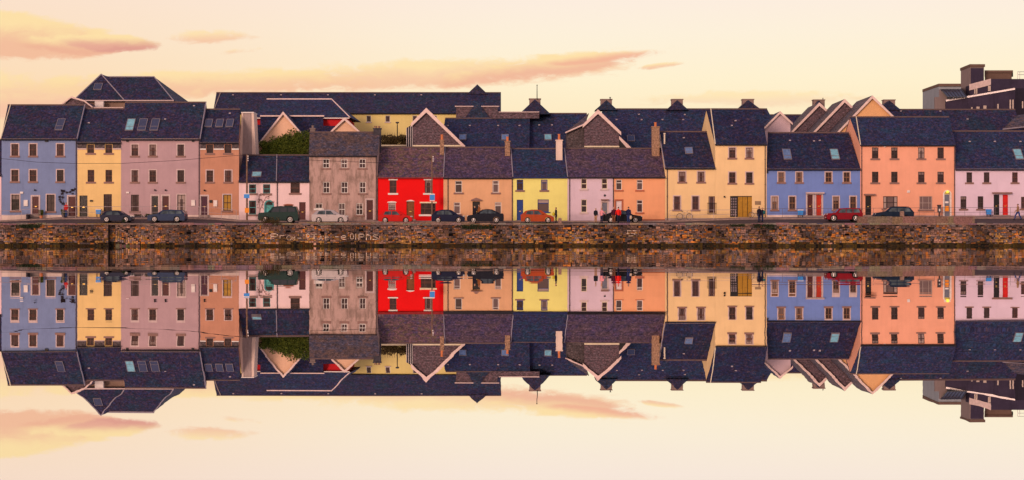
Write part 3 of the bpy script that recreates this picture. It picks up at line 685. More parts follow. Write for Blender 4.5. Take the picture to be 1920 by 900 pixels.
# ------------------------------------------------------------------ front row of houses
V = lambda **k: k
br = V(frame=W_BROWN, surround=W_PINK); dk = V(frame=W_DARK, surround=W_PINK)
C_BLUE = plaster('dusty_blue_render', alb((124, 122, 149)), 0.14); C_YEL = plaster('warm_yellow_render', alb((240, 176, 112)), 0.07)
C_MAU = plaster('mauve_render', alb((183, 134, 132)), 0.10); C_BRO = plaster('terracotta_render', alb((194, 122, 94)), 0.12); C_WHI = plaster('white_render', alb((236, 182, 174)), 0.08)
C_STN = plaster('stained_pink_render', alb((188, 138, 124)), 0.18, (0.17, 0.12, 0.10), 0.75); C_RED = plaster('scarlet_render', (0.84, 0.006, 0.008), 0.05); C_BEI = plaster('sandy_render', alb((224, 152, 110)), 0.10)
C_LEM = plaster('lemon_render', alb((247, 201, 112)), 0.05); C_LIL = plaster('lilac_render', alb((214, 168, 172)), 0.07); C_ORA = plaster('orange_render', alb((240, 146, 102)), 0.06)
C_PEA = plaster('pale_peach_render', alb((243, 177, 124)), 0.06); C_BL2 = plaster('periwinkle_render', alb((112, 119, 166)), 0.12); C_COR = plaster('coral_render', alb((238, 147, 115)), 0.07); C_PIN = plaster('pale_pink_render', alb((220, 174, 181)), 0.06)
PL_W = plaster('white_plinth', (0.80, 0.64, 0.60), 0.12); PL_G = plaster('grey_plinth', (0.42, 0.33, 0.33), 0.15)
D_BRN = plain('brown_door_paint', (0.085, 0.018, 0.022), .5); D_BLK = plain('black_door_paint', (0.012, 0.010, 0.016), .4); D_PUR = plain('purple_door_paint', (0.06, 0.008, 0.035), .5); D_TEAL = plain('teal_door_paint', (0.08, 0.42, 0.44), .5)
D_WOOD = plain('wood_door', (0.22, 0.07, 0.02), .6, var=.3); D_RED = plain('red_door_paint', (0.50, 0.03, 0.012), .5); D_BLU = plain('blue_door_paint', (0.012, 0.05, 0.26), .5); D_GREY = plain('grey_door_paint', (0.16, 0.17, 0.24), .5); D_WHI = plain('white_door_paint', (0.74, 0.62, 0.66), .5)
BOX_W = plain('white_box', (0.80, 0.72, 0.72)); BLUE_S = plain('blue_sign_paint', (0.04, 0.28, 0.80), .5, var=.05); ORA_S = plain('orange_sign_paint', (0.90, 0.30, 0.02), .5, var=.1)

hA = house('terraced_house', 'three-storey dusty blue house at the left end with climbing plant by its door', 3, 145, 258.5, 197, C_BLUE, S_NAVY, 15, 159,
    wins=[(28, 270, 292, 13, br), (62, 270, 292, 13, br), (113, 270, 292, 13, br), (28, 318.5, 340, 13, br), (62, 318.5, 340, 13, br), (113, 318.5, 340, 12.5, dk),
          (29, 365, 395, 15, V(frame=W_DARK, surround=W_PINK, pane=PANE_DK)), (95, 365, 396, 15, V(frame=W_DARK, surround=W_PINK, pane=PANE_LT))],
    doors=[(66.5, 368, 402, 13, V(mat=D_BRN, surround=W_PINK)), (135, 368, 405, 14, V(mat=D_BRN, surround=W_PINK))], pipes=(143,), plinth=(403, PL_W))
sky(hA, 113, 234, .75, 1.9, PANE_DIM); verge(hA, 'l', W_CREAM); verge(hA, 'r', plain('lead_flashing', (.3, .26, .32)))
LEAD = _m['lead_flashing']
wbox(hA, 45, 52.5, 375, 386.5, 'meter_box', BOX_W); wbox(hA, 38, 44, 359.5, 363, 'alarm_box', BOX_W); lamp(hA, 66, 356.5); lamp(hA, 135, 356); wbox(hA, 84.5, 90.5, 262, 266, 'vent_box', BLACK)
hB = house('terraced_house', 'three-storey warm yellow house squeezed between the dusty blue and mauve houses', 145, 227, 265, 204, C_YEL, S_NAVY, 158, 235,
    wins=[(170, 271, 287, 13, V(frame=W_BROWN)), (204, 271, 287, 13, V(frame=W_BROWN)), (170.5, 318.5, 341, 12.5, V(frame=W_BROWN)), (204, 318.5, 341, 12.5, V(frame=W_BROWN)), (202, 364, 396, 15.5, V(frame=W_DARK))],
    doors=[(156.5, 366.5, 406, 15, V(mat=D_BLK))], band=(278, SLATEHUNG, W_PINK))
vents(hB, [(167, 231)]); wbox(hB, 169, 174, 375, 378, 'letter_box', BLACK)
hC = house('terraced_house', 'wide three-storey mauve house with three bright roof windows', 227, 375.5, 258.5, 192, C_MAU, S_NAVY, 235, 386,
    wins=[(253, 271, 292, 12.5, br), (286.5, 271, 292, 12.5, br), (339, 271, 292, 12.5, dk), (253, 319, 341, 12.5, br), (286.5, 319, 341, 12.5, br), (339, 319, 341, 12.5, dk),
          (253, 365, 396, 15, V(frame=W_DARK)), (340, 365, 396, 15, V(frame=W_DARK, surround=W_PINK, pane=PANE_LT))],
    doors=[(290.5, 367, 402, 13, V(mat=D_BLK, surround=W_PINK)), (310.5, 367, 402, 13, V(mat=D_BRN, surround=W_PINK))], pipes=(373.5,), plinth=(403, PL_W))
for px, gl_ in ((244.5, PANE_CYAN), (267.5, PANE_DIM), (290.5, PANE_DIM)): sky(hC, px, 234.5, .8, 1.9, gl_)
verge(hC, 'r', LEAD); vents(hC, [(364, 199), (310, 224)])
wbox(hC, 359, 366, 375, 386, 'meter_box', BOX_W); wbox(hC, 237, 242.5, 359.5, 362.5, 'alarm_box', BOX_W); lamp(hC, 291, 356.5); lamp(hC, 311, 356.5); wbox(hC, 237, 241, 262, 266, 'vent_box', BLACK); wbox(hC, 360, 364, 262, 266, 'vent_box', BLACK)
hD = house('terraced_house', 'narrow three-storey terracotta house with a purple door', 375.5, 448, 265, 205, C_BRO, S_NAVY, 386, 450,
    wins=[(393.5, 271, 287, 12.5, V(frame=W_DARK)), (427.5, 271, 287, 12.5, V(frame=W_DARK)), (393.5, 319.5, 341, 12.5, br), (428, 319.5, 341, 12.5, br),
          (426, 365, 395, 15, V(frame=W_DARK, surround=W_PINK, pane=plain('yellow_blind', (.42, .22, .02), .5)))],
    doors=[(383, 367.5, 403, 13, V(mat=D_PUR, surround=W_PINK))], band=(278.5, SLATEHUNG, W_WHITE), plinth=(403.5, PL_W))
for px in (391.5, 412, 431): sky(hD, px, 231.5, .7, 1.3, PANE_DIM, False)
vents(hD, [(431, 213)]); wbox(hD, 400.5, 407.5, 375.5, 387, 'meter_box', BOX_W); wbox(hD, 393, 398, 375, 380, 'letter_box', BLACK); lamp(hD, 384, 357)
hZ = house('terraced_house', 'pale house mostly cut off by the left edge of the picture', -120, 2.5, 326, 262, C_WHI, S_NAVY, wins=[(-40, 335, 357, 13, V(frame=W_WHITE))], doors=[(-70, 378, 412, 13, V(mat=D_BRN))])
wt = V(frame=W_TEAL, bars='-')
hF = house('cottage', 'white two-storey cottage with teal window frames and a teal arched door', 448, 518.5, 338, 291, C_WHI, S_NAVY, 456, 519, rd=3.8,
    wins=[(473.5, 345.5, 362.5, 13.5, wt), (500, 345.5, 362.5, 13.5, wt), (473.5, 376, 402, 13.5, wt)], doors=[(504.5, 384, 412, 13.5, V(mat=D_TEAL, surround=W_TEAL, arch=True))], fasc=None)
sky(hF, 481.5, 327.5, .95, .8, PANE_CYAN, False); verge(hF, 'r', LEAD)
hF2 = house('cottage', 'white two-storey cottage with one brown-framed upper window and a plain brown door', 518.5, 580, 338, 291, C_WHI, S_NAVY, 519, 580, rd=3.8,
    wins=[(553.5, 343, 362, 17.5, V(frame=W_BROWN, bars='-')), (541, 385, 402, 16, V(frame=W_BROWN, bars='|', lintel=plain('red_brick', (.3, .09, .05)), arch=True))], doors=[(567, 379, 412, 12, V(mat=D_BRN))], fasc=None, pipes=(520,))
hG = house('terraced_house', 'three-storey stained pinkish grey house with white sash windows', 580, 707.5, 290, 248, C_STN, S_GREY, 581, 712, rd=3.9,
    wins=[(x, a, b_, 12, V(frame=W_WHITE, sill=SILL, pane=PANE)) for x, a, b_ in ((611.5, 298, 315), (645.5, 298, 315), (679.5, 298, 315), (612, 341, 362), (646, 341, 362), (680, 341, 362))] + [(598, 381, 391, 13, V(frame=W_WHITE, bars='|', sill=W_WHITE)), (641, 381, 404, 12, V(frame=W_WHITE, sill=None, pane=PANE_LT)), (674, 381, 403, 12.5, V(frame=W_WHITE))],
    doors=[(693.5, 374.5, 412, 13, V(mat=D_BRN, surround=W_PINK))], fasc=W_CREAM, pipes=(705.5,))
chimney(hG, 586, 240, 256, 9, 4.2, CH_GREY, 1, CH_GREY, 5); chimney(hG, 707, 240, 270, 14, 3.4, CH_DARK, 2, BRICK, 4)
hH = house('terraced_house', 'bright scarlet two-storey house with white window lintels and a shop window', 709, 831.5, 330.5, 276.5, C_RED, S_MOSS, 712, 834, rd=4.3,
    wins=[(737, 338, 362, 13, V(frame=W_BROWN, sill=W_WHITE, lintel=W_WHITE, bars='x')), (803, 338, 362, 13, V(frame=W_BROWN, sill=W_WHITE, lintel=W_WHITE, bars='x')), (735, 380, 395, 14, V(frame=W_PINK, sill=W_WHITE, lintel=W_WHITE, bars='g', pane=PANE_LT, arch=True)),
          (803, 381, 402, 28, V(frame=W_BROWN, sill=W_WHITE, lintel=W_CREAM, bars='w', pane=PANE, sillw=3.5))],
    doors=[(769.5, 377.5, 411, 14.5, V(mat=D_WOOD))], fasc=W_PINK, gut=plain('red_gutter', (.3, .02, .02)))
m = MB(); pts = [(PX(761, 0) + (PX(778, 0) - PX(761, 0)) * i / 8, PZ(377.4, 0) + .16 * math.sin(math.pi * i / 8)) for i in range(9)]; m.slab([(x, -.06, z) for x, z in pts], (0, .05, 0)); m.build('door_lintel', W_WHITE, hH)
chimney(hH, 828.5, 262, 290, 7.5, 3.2, BRICK, 1, POT, 10); verge(hH, 'r', LEAD)
hI = house('terraced_house', 'sandy beige two-storey house with a small pediment over its dark door', 831.5, 962, 331, 276.5, C_BEI, S_BRN, 834, 960, rd=4.3,
    wins=[(860, 339, 361, 13, V(frame=W_WHITE, bars='t', pane=PANE_LT)), (929.5, 338.5, 361, 12.5, V(frame=W_WHITE, bars='t', pane=PANE_LT)), (857, 379.5, 401, 12.5, V(frame=W_WHITE, bars='t', pane=PANE_LT)), (934, 379, 401, 12, V(frame=W_WHITE, bars='t', pane=PANE_LT))],
    doors=[(893, 378, 412, 14, V(mat=D_BLK))], pipes=(840, 960.5), fasc=plain('dark_fascia', (.10, .035, .03)))
m = MB(); m.slab([P(883, 376.5, -.3), P(903, 376.5, -.3), P(903, 374.5, -.3), P(893, 370.5, -.3), P(883, 374.5, -.3)], (0, .29, 0)); m.build('pediment', SILL, hI)
chimney(hI, 951.5, 264, 290, 9.5, 3.0, BRICK, 1, POT, 8)
hJ = house('terraced_house', 'lemon yellow two-storey house with blue window frames and a blue door', 962, 1064, 330, 279, C_LEM, S_TEAL, 960, 1058, rd=4.2,
    wins=[(975, 337, 356.5, 12, V(frame=W_BLUE, bars='t')), (1020.5, 337, 356.5, 12, V(frame=W_BLUE, bars='t', pane=PANE_LT)), (1018.5, 374, 397.5, 21, V(frame=W_BLUE, bars='t', pane=PANE_LT, sill=W_BLUE, sillh=2))],
    doors=[(975, 374.5, 413, 12, V(mat=D_BLU))], fasc=W_CREAM, gut=plain('blue_gutter', (.02, .03, .12)))
chimney(hJ, 1048.5, 262, 297, 12, 2.4, CH_WHITE, 1, POT, 11); verge(hJ, 'r', LEAD); verge(hJ, 'l', LEAD)
hK = house('terraced_house', 'lilac two-storey house with a grey door beside the orange house', 1064, 1151, 330, 278.5, C_LIL, S_BRN, 1058, 1148, rd=4.2,
    wins=[(1095, 335, 354, 10.5, V(frame=W_CREAM, bars='-', sill=W_PINK)), (1133.5, 335, 354, 10.5, V(frame=W_CREAM, bars='-', sill=W_PINK)), (1095, 374, 398, 10.5, V(frame=W_CREAM, bars='-', sill=W_PINK, pane=PANE_DK))],
    doors=[(1134, 379, 412, 10.5, V(mat=D_GREY, surround=W_PINK))], pipes=(1068, 1150))
m = MB(); p = P(1134, 366.5, 0); m.tube((p.x, -.05, p.z), (p.x, -.003, p.z), .13, n=14); m.build('house_plaque', CH_DARK, hK)
wbox(hK, 1127, 1141, 373.5, 376, 'door_canopy', SILL, d=.4)
hL = house('terraced_house', 'vivid orange two-storey house with a white door next to the lilac house', 1151, 1247, 330, 278.5, C_ORA, S_BRN, 1148, 1239, rd=4.2,
    wins=[(1160.5, 337, 356, 11, V(frame=W_WHITE, bars='t', sill=SILL_R, pane=PANE_LT)), (1199.5, 337, 356, 11, V(frame=W_WHITE, bars='t', sill=SILL_R, pane=PANE_LT)), (1199.5, 375, 398, 11, V(frame=W_WHITE, bars='t', sill=SILL_R))],
    doors=[(1160.5, 376, 412, 12, V(mat=D_WHI, surround=SILL_R))], plinth=(411, plain('brown_plinth', (.28, .09, .05))))
chimney(hL, 1229.5, 237, 297, 14, 3.0, BRICK, 1, POT, 8, depth=.9)
m = MB(); p = P(1246, 270, 3.2); m.tube(p, P(1246, 252, 3.2), .09, n=10); m.tube(P(1246, 252, 3.2), P(1246, 249.5, 3.2), .13, n=10); m.build('flue', plain('cream_flue', (.7, .6, .5)), hL)
hM = house('terraced_house', 'pale peach two-storey house with two bicycles by its wall', 1247, 1341, 313, 247, C_PEA, S_DARK, 1238, 1327, rd=5.0,
    wins=[(1279, 322, 341, 12.5, br), (1314.5, 322, 341, 12.5, br), (1269.5, 368, 393, 12, br), (1304, 368, 393, 12, br), (1334.5, 368, 399, 12, V(frame=W_BROWN, bars='|', sill=None))],
    pipes=(1251,), plinth=(409, PL_G))
hM['label'] = 'pale peach two-storey house with a bicycle by its wall, joined to the tall peach house'
sky(hM, 1291.5, 283, .75, 1.0); vents(hM, [(1282, 259)]); verge(hM, 'l', LEAD)
m = MB()
for i in range(9): x = PX(1326.5 + i * 2, 0); m.tube((x, -.12, PZ(401, 0)), (x, -.12, PZ(381, 0)), .012, n=5)
m.box(PX(1326, 0), PX(1343, 0), -.14, -.10, PZ(381.3, 0), PZ(380.5, 0)); m.box(PX(1326, 0), PX(1343, 0), -.14, -.10, PZ(401.4, 0), PZ(400.6, 0)); m.build('balcony_rail', BLACK, hM)
hN = house('terraced_house', 'tall pale peach three-storey house with a wide dark entrance', 1341, 1437.5, 268.5, 204.5, C_PEA, S_DARK, 1324.5, 1427, rd=5.2,
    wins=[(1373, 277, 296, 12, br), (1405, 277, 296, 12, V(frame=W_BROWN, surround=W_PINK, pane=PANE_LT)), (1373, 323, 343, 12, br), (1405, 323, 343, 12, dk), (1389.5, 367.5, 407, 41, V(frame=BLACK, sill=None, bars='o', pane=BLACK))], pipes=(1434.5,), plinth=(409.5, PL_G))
m = MB(); YW = -.02
for i, px in enumerate((1384, 1393, 1402.5)): m.box(PX(px - .2, 0), PX(px + 8.2, 0), .03, .066, PZ(406.5, 0), PZ(369, 0))
m.build('entrance_door', plain('yellow_wood', (.40, .20, .015), .5, var=.2), hN)
m = MB()
for i in range(3):
    for j in range(7): m.box(PX(1370.5 + i * 4, 0), PX(1373 + i * 4, 0), .03, .05, PZ(374.5 + j * 5, 0), PZ(371.2 + j * 5, 0))
m.build('lattice_panel', plain('lattice_glass', (.22, .17, .2), .3), hN)
wbox(hN, 1415.5, 1426.5, 377, 384, 'name_plaque', plain('stone_plaque', (.28, .19, .12)), d=.04); lamp(hN, 1358, 369)
verge(hN, 'l', W_CREAM); vents(hN, [(1379, 227), (1372, 236)])
tn = V(frame=W_TAN, surround=W_PINK); tnl = V(frame=W_TAN, surround=W_PINK, pane=PANE_LT)
hO = house('terraced_house', 'long periwinkle blue two-storey house with a pair of dark red and red doors', 1437.5, 1613, 315, 249, C_BL2, S_DARK, 1440, 1591, rd=5.0,
    wins=[(1465, 323, 341.5, 11.5, tnl), (1498.5, 323, 341.5, 11.5, tn), (1553.5, 323, 341.5, 11.5, tn), (1587.5, 323, 341.5, 11.5, tn), (1452.5, 368.5, 393, 11.5, tnl), (1485.5, 368.5, 393, 11.5, tn), (1567.5, 368.5, 393, 11, tn), (1599.5, 368.5, 393, 11, tn)],
    doors=[(1519, 364.5, 404, 11, V(mat=D_BRN, surround=W_PINK)), (1535.5, 364.5, 404, 11, V(mat=D_RED, surround=W_PINK))], fasc=W_PINK, plinth=(403, PL_W))
sky(hO, 1475.5, 290, .8, 1.75, PANE_SKY); sky(hO, 1565, 290, .8, 1.75, PANE_CYAN); vents(hO, [(1481, 264), (1537, 264), (1526, 265)])
wbox(hO, 1510.5, 1544.5, 360.5, 363.2, 'door_canopy', W_PINK, d=.5); wbox(hO, 1575, 1581, 317, 320, 'alarm_box', BOX_W); wbox(hO, 1434.9 + 3, 1440, 320, 325, 'vent_box', BLACK)
hP = house('terraced_house', 'large coral three-storey house with a lit arched doorway at its right end', 1613, 1791, 270.5, 219.5, C_COR, S_TEAL, 1594, 1779, rd=5.2,
    wins=[(x, a, b_, 12, V(frame=W_DARK, surround=None, pane=PANE if (x + a) % 3 else PANE_LT)) for x in (1641, 1677, 1727.5, 1763.7) for a, b_ in ((276.5, 297), (322, 342))] +
         [(1669.5, 368, 391, 27, V(frame=W_DARK, bars='w', pane=PANE_LT)), (1736, 368, 393, 24, V(frame=PL_G, bars='w', pane=PANE_LT))],
    doors=[(1628, 367.5, 403, 11, V(mat=D_BLK)), (1776, 364, 405, 11, V(mat=D_GREY, surround=BOX_W, arch=True, glaze=plain('lit_fanlight', (.5, .4, .1), .4)))], pipes=(1615.5, 1789.5), fasc=W_CREAM, plinth=(404, PL_G))
wbox(hP, 1620, 1640, 363.5, 366.3, 'door_canopy', SILL, d=.5); wbox(hP, 1700.5, 1705.5, 357, 361.5, 'alarm_box', BOX_W); wbox(hP, 1656.5, 1660, 273.2, 276, 'security_light', BOX_W)
m = MB(); p = P(1776, 359.8, 0); m.ball((p.x, -.22, p.z), .17, .15, .14, 12, 8); m.build('door_lamp', plain('lamp_glow', (.9, .7, .1), .4, emit=(1.0, 0.78, 0.06), estr=0.8), hP)
m = MB(); m.box(PX(1772.5, 0), PX(1779.5, 0), .08, .118, PZ(396, 0), PZ(386.5, 0)); m.build('door_poster', ORA_S, hP)
m = MB(); m.box(PX(1772.5, 0), PX(1779, 0), .09, .118, PZ(381, 0), PZ(377.5, 0)); m.build('door_notice', BOX_W, hP)
verge(hP, 'l', W_CREAM)
hQ = house('terraced_house', 'pale pink two-storey house at the right end with black and red doors', 1791, 2010, 315, 246, C_PIN, S_TEAL, 1782, 1985, rd=5.0,
    wins=[(x, 323, 342, 10.5, V(frame=W_DARK)) for x in (1817.5, 1850)] + [(1903, 323, 342, 10.5, V(frame=W_BROWN)), (1806.5, 368, 391.5, 11, V(frame=W_DARK)), (1838.5, 368, 391.5, 10.5, V(frame=W_DARK)), (1919, 369, 391, 9, V(frame=W_BROWN)), (1960, 323, 342, 10.5, V(frame=W_DARK)), (1960, 368, 391, 11, V(frame=W_DARK))],
    doors=[(1868.5, 365, 403, 10.5, V(mat=D_BLK)), (1885, 365, 403, 10, V(mat=plain('bright_red_door', (.62, .012, .012), .5)))], fasc=W_PINK, plinth=(404, PL_G))
sky(hQ, 1909, 290, .8, 1.7, PANE_CYAN); vents(hQ, [(1818, 266), (1865, 266), (1913, 266)]); wbox(hQ, 1860, 1896, 360.5, 363.5, 'door_canopy', SILL, d=.5)
hR = house('terraced_house', 'peach two-storey house beyond the right edge of the picture', 2010, 2180, 300, 240, C_PEA, S_NAVY, rd=4.6, wins=[(x, a, b_, 11, V(frame=W_DARK)) for x in (2040, 2090, 2150) for a, b_ in ((322, 341), (368, 391))], doors=[(2065, 365, 403, 10.5, V(mat=D_BLU))])
# ------------------------------------------------------------------ buildings behind the front row
W_ROSE = plain('rose_white_barge', (0.80, 0.60, 0.58)); PEACH_W = plaster('peach_gable_render', alb((240, 168, 134)), 0.10); HALL_Y = plaster('hall_yellow_render', alb((246, 190, 118)), 0.06)
RED_W = plaster('red_upper_wall', (0.62, 0.02, 0.03), .15); ROSE_R = plaster('rose_gable_render', alb((205, 158, 158)), .08); BRICKD = slate('dark_brick', (0.135, 0.080, 0.105), (0.110, 0.080, 0.105)); CONC = plaster('grey_concrete', (0.38, 0.30, 0.31), .2, (0.20, .15, .15), .6)
def gable_house(name, label, ap, L, Rr, Y, length, wall, roof, barge=W_ROSE, cat='building', base=330, bw=.26, base_line=None, over=.35, bargel=True, barger=True):
    A, l, r = P(ap[0], ap[1], Y), P(L[0], L[1], Y), P(Rr[0], Rr[1], Y); zb = PZ(base, Y)
    h = thing(name, label, cat, ((l.x + r.x) / 2, Y, zb))
    zl = min(l.z, r.z); m = MB()
    yb = Y + length
    front = [(l.x, zb), (r.x, zb), (r.x, r.z), (A.x, A.z), (l.x, l.z)]
    m.slab([(x, Y, z) for x, z in front], (0, length, 0)); m.build('wall', wall, h)
    m = MB(); up = Vector((0, 0, .20))
    for e, s in ((l, -1), (r, 1)):
        d = (e - A).normalized() * .25; q = [A + up + Vector((0, -over, 0)), e + d + up + Vector((0, -over, 0)), e + d + up + Vector((0, length + over, 0)), A + up + Vector((0, length + over, 0))]
        m.slab(q, (0, 0, -.17))
    rf = m.build('roof', roof, h)
    if barge:
        m = MB()
        for e, on in ((l, bargel), (r, barger)):
            if not on: continue
            d = (e - A).normalized() * .28; o = Vector((0, -over - .05, .22)); 
            q = [A + o, e + d + o, e + d + o - Vector((0, 0, bw)), A + o - Vector((0, 0, bw * 1.3))]; m.slab(q, (0, .045, 0))
        m.build('barge_board', barge, h)
    if base_line:
        m = MB(); z = PZ(base_line, Y); m.box(l.x, r.x, Y - .12, Y - .003, z - .10, z + .06); m.build('base_trim', W_CREAM, h)
    return h
def peak(h, px, pya, pyb, hw, Y, len_=4.0, roof=S_DARK, ch=True, chy=None, pxr=None):
    A, l, r = P(px, pya, Y), P(px - hw, pyb, Y), P(px + (pxr or hw), pyb, Y); m = MB()
    m.slab([l, r, A], (0, len_, 0)); 
    p = m.build('roof_gable', roof, h)
    if ch:
        Yc = Y + len_ * .55; m = MB(); m.box(PX(px - 10.5, Yc), PX(px + 10.5, Yc), Yc, Yc + 1.2, PZ(pyb, Yc), PZ(chy, Yc)); m.box(PX(px - 11.5, Yc), PX(px + 11.5, Yc), Yc - .08, Yc + 1.28, PZ(chy, Yc) + .001, PZ(chy - 1.6, Yc)); m.build('chimney', CH_PK, h)
CH_PK = plaster('pinkish_chimney', (0.30, 0.21, 0.20), .2)

# far left: block with a steep hipped roof
Y = 16.0
hr = thing('hipped_roof_building', 'tall building with a steep dark hipped roof behind the dusty blue and mauve houses', 'building', (PX(235, Y + 5), Y + 5, 2.1))
def pl(m, pts): m.poly([P(*q) for q in pts])
m = MB(); m.box(PX(140, Y), PX(330, Y), Y + .6, Y + 12, 2.1, PZ(189, Y)); m.build('wall', plaster('drab_render', (.30, .20, .17), .3), hr)
m = MB()
E = {'a': (138, 188, Y), 'b': (233, 188, Y), 'c': (337, 189.5, Y), 't': (190, 139, Y + 4), 't2': (203, 144, Y + 6), 'u': (289, 144, Y + 6)}
pl(m, [E['a'], E['b'], E['t']]); pl(m, [E['b'], (325, 188, Y), E['u'], E['t2'], E['t']])
m.poly([P(325, 188, Y), P(337, 189.5, Y) + Vector((0, 12, 0)), P(*E['u'])]); m.poly([P(138, 188, Y), P(*E['t']), P(*E['t2']), P(138, 188, Y) + Vector((0, 12, 0))]); m.poly([P(*E['t2']), P(*E['u']), P(337, 189.5, Y) + Vector((0, 12, 0)), P(138, 188, Y) + Vector((0, 12, 0))])
m.box(PX(138, Y), PX(325, Y), Y, Y + 12, PZ(190, Y), PZ(188.3, Y))
rf = m.build('roof', S_NAVY, hr)
m = MB(); m.tube(P(233, 188, Y) + Vector((0, -.03, .03)), P(*E['t']), .07); m.tube(P(200, 144, Y + 5.9), P(*E['u']), .08); m.tube(P(*E['u']), P(325, 188, Y), .07); m.tube(P(138, 188, Y), P(*E['t']), .08); m.build('ridge_tiles', LEAD, rf)
m = MB(); m.box(PX(139, Y), PX(326, Y), Y - .1, Y - .003, PZ(189.5, Y), PZ(187.5, Y)); m.build('fascia', W_PINK, hr)
skylight(hr, 184, 163, .85, 1.15, P(*E['a']), P(*E['b']), P(*E['t']), PANE_DIM, False)
m = MB()
m.slab([P(134, 180.5, 12), P(158, 188, 12), P(158, 190.5, 12), P(134, 184, 12)], (0, .3, 0)); m.slab([P(134, 180.5, 12), P(134, 183, 12), P(112, 200, 12), P(112, 197, 12)], (0, .3, 0)); m.slab([P(158, 188, 12), P(176, 202, 12), P(176, 204, 12), P(158, 191, 12)], (0, .3, 0)); m.box(PX(172, 12), PX(231, 12), 12, 12.3, PZ(203, 12), PZ(201, 12))
m.build('barge_board', W_ROSE, hr)
m = MB(); m.slab([P(134, 183, 12.31), P(158, 190, 12.31), P(176, 203, 12.31), P(112, 203, 12.31)], (0, 4, 0)); m.build('porch_gable', BRICKD, hr)
m = MB(); m.box(PX(178, 15.5), PX(194, 15.5), 15.4, 15.9, PZ(201, 15.5), PZ(190, 15.5)); m.build('dormer_panel', BOX_W, hr)

# long hall with yellow wall
Y = 26.0
hh = house('long_hall', 'very long dark-roofed hall with a warm yellow upper wall behind the cottages', 400, 939, 211, 174, HALL_Y, S_NAVY, 406, 939, Y=Y, rd=6, wins=[(x, 216.5, 229, 9, V(frame=W_WHITE, bars='o', sill=W_PINK, sillh=1.5, sillw=1.5)) for x in (500, 560, 620, 691.5, 727, 778, 815)], cat='hall', base_py=400, fasc=None)
vents(hh, [(437, 178.5), (527, 178.5), (615, 178.5), (703, 178.5), (790, 178.5)]); verge(hh, 'l', plain('verge_tile', (.4, .3, .26)))
peak(hh, 895, 158, 176, 19, Y + 5.4, 2.2, S_NAVY, False)
m = MB(); m.box(PX(855, 24), PX(933, 24), 24, 26, 9, PZ(199.5, 24)); m.build('cross_wing', BRICKD, hh)
m = MB(); m.box(PX(853, 24), PX(888, 24), 23.8, 23.99, PZ(200.5, 24), PZ(198.6, 24)); m.box(PX(902, 24), PX(936, 24), 23.8, 23.99, PZ(200.5, 24), PZ(198.6, 24)); m.build('fascia', W_PINK, hh)
m = MB(); m.slab([P(861, 225, 23.6), P(895, 186, 26.5), P(895, 186, 26.5), P(927, 225, 23.6)], (0, 0, -.1)); m.slab([P(871, 222, 23.7), P(895, 190, 23.7), P(895, 190, 23.7), P(919, 222, 23.7)], (0, .28, 0)); m.build('roof_gable', S_TEAL, hh)
# far street lamp and shrub in front of the hall
t = thing('street_lamp', 'small street lamp standing before the yellow hall wall, above the hedge', 'street lamp', (PX(745, 14), 14, 9))
m = MB(); m.tube(P(745, 262, 14), P(745, 231, 14), .07, .05); m.build('pole', GUTTER, t); m = MB(); m.rings([(P(745, 231.5, 14), .12, .12), (P(745, 230.5, 14), .22, .22), (P(745, 228.5, 14), .18, .18)]); m.build('lamp_head', CH_DARK, t)
t = thing('hedge', 'brown clipped hedge on a cream ledge behind the scarlet house', 'hedge', (PX(738, 11), 11, PZ(275, 11)))
m = MB(); leaves(m, P(730, 264, 11.5), 1.3, .8, .62, 1900, .09); leaves(m, P(748, 264, 11.5), 1.2, .8, .60, 1900, .09); m.build('foliage', G_OLIVE, t); m = MB()
for k in range(9): x = PX(720 + k * 4.5, 11); m.tube((x, 11.5, PZ(274, 11)), (x + .1, 11.5, PZ(248, 11)), .03, .01, 5)
m.build('stem', BARK, t)
t = thing('garden_wall', 'cream topped garden wall below the brown hedge', 'wall', (PX(738, 10), 10, 2.1)); m = MB(); m.box(PX(712, 10), PX(762, 10), 10, 12.6, 2.1, PZ(274, 10)); m.build('wall', BRICKD, t); m = MB(); m.box(PX(711, 10), PX(763, 10), 9.9, 12.7, PZ(274, 10) + .002, PZ(271.5, 10)); m.build('wall_cap', W_CREAM, t)

# hipped slate roof with red upper walls
Y = 14.0
t = thing('hipped_roof_building', 'building with a white-capped hipped slate roof and red upper wall behind the cottages', 'building', (PX(565, Y), Y + 3, 2.1))
m = MB(); m.box(PX(474, Y), PX(652, Y), Y + .5, Y + 9, 2.1, PZ(222, Y)); m.build('wall', RED_W, t)
m = MB(); a, b_, c, d = P(470, 220, Y), P(656, 220, Y), P(622, 186, Y + 4.6), P(500, 186, Y + 4.6); e, f = P(660, 222, Y) + Vector((.3, 9.5, 0)), P(470, 222, Y) + Vector((0, 9.5, 0)); e.z = f.z = a.z
m.poly([a, b_, c, d]); m.poly([b_, e, c]); m.poly([c, e, f, d]); m.poly([d, f, a]); m.poly([a, f, e, b_]); rf = m.build('roof', S_TEAL, t)
m = MB(); m.tube(c, d, .10); m.tube(c, b_, .07); m.build('ridge_tiles', W_ROSE, rf); m = MB(); m.box(PX(472, Y), PX(655, Y), Y - .12, Y - .01, PZ(222.5, Y), PZ(220.6, Y)); m.build('fascia', BOX_W, t)
m = MB(); a, b_, c, d = P(488, 219, Y - .2), P(606, 219, Y - .2), P(606, 292, 9.5), P(488, 292, 9.5); m.slab([d, c, b_, a], (0, 0, -.2)); m.slab([P(606, 236, Y - 1.2), P(660, 236, Y - 1.2), P(660, 285, 10), P(606, 285, 10)], (0, 0, -.2)); m.slab([P(477, 234, Y - 1.2), P(488, 234, Y - 1.2), P(488, 285, 10), P(477, 285, 10)], (0, 0, -.2)); m.build('lower_roof', S_DARK, t)
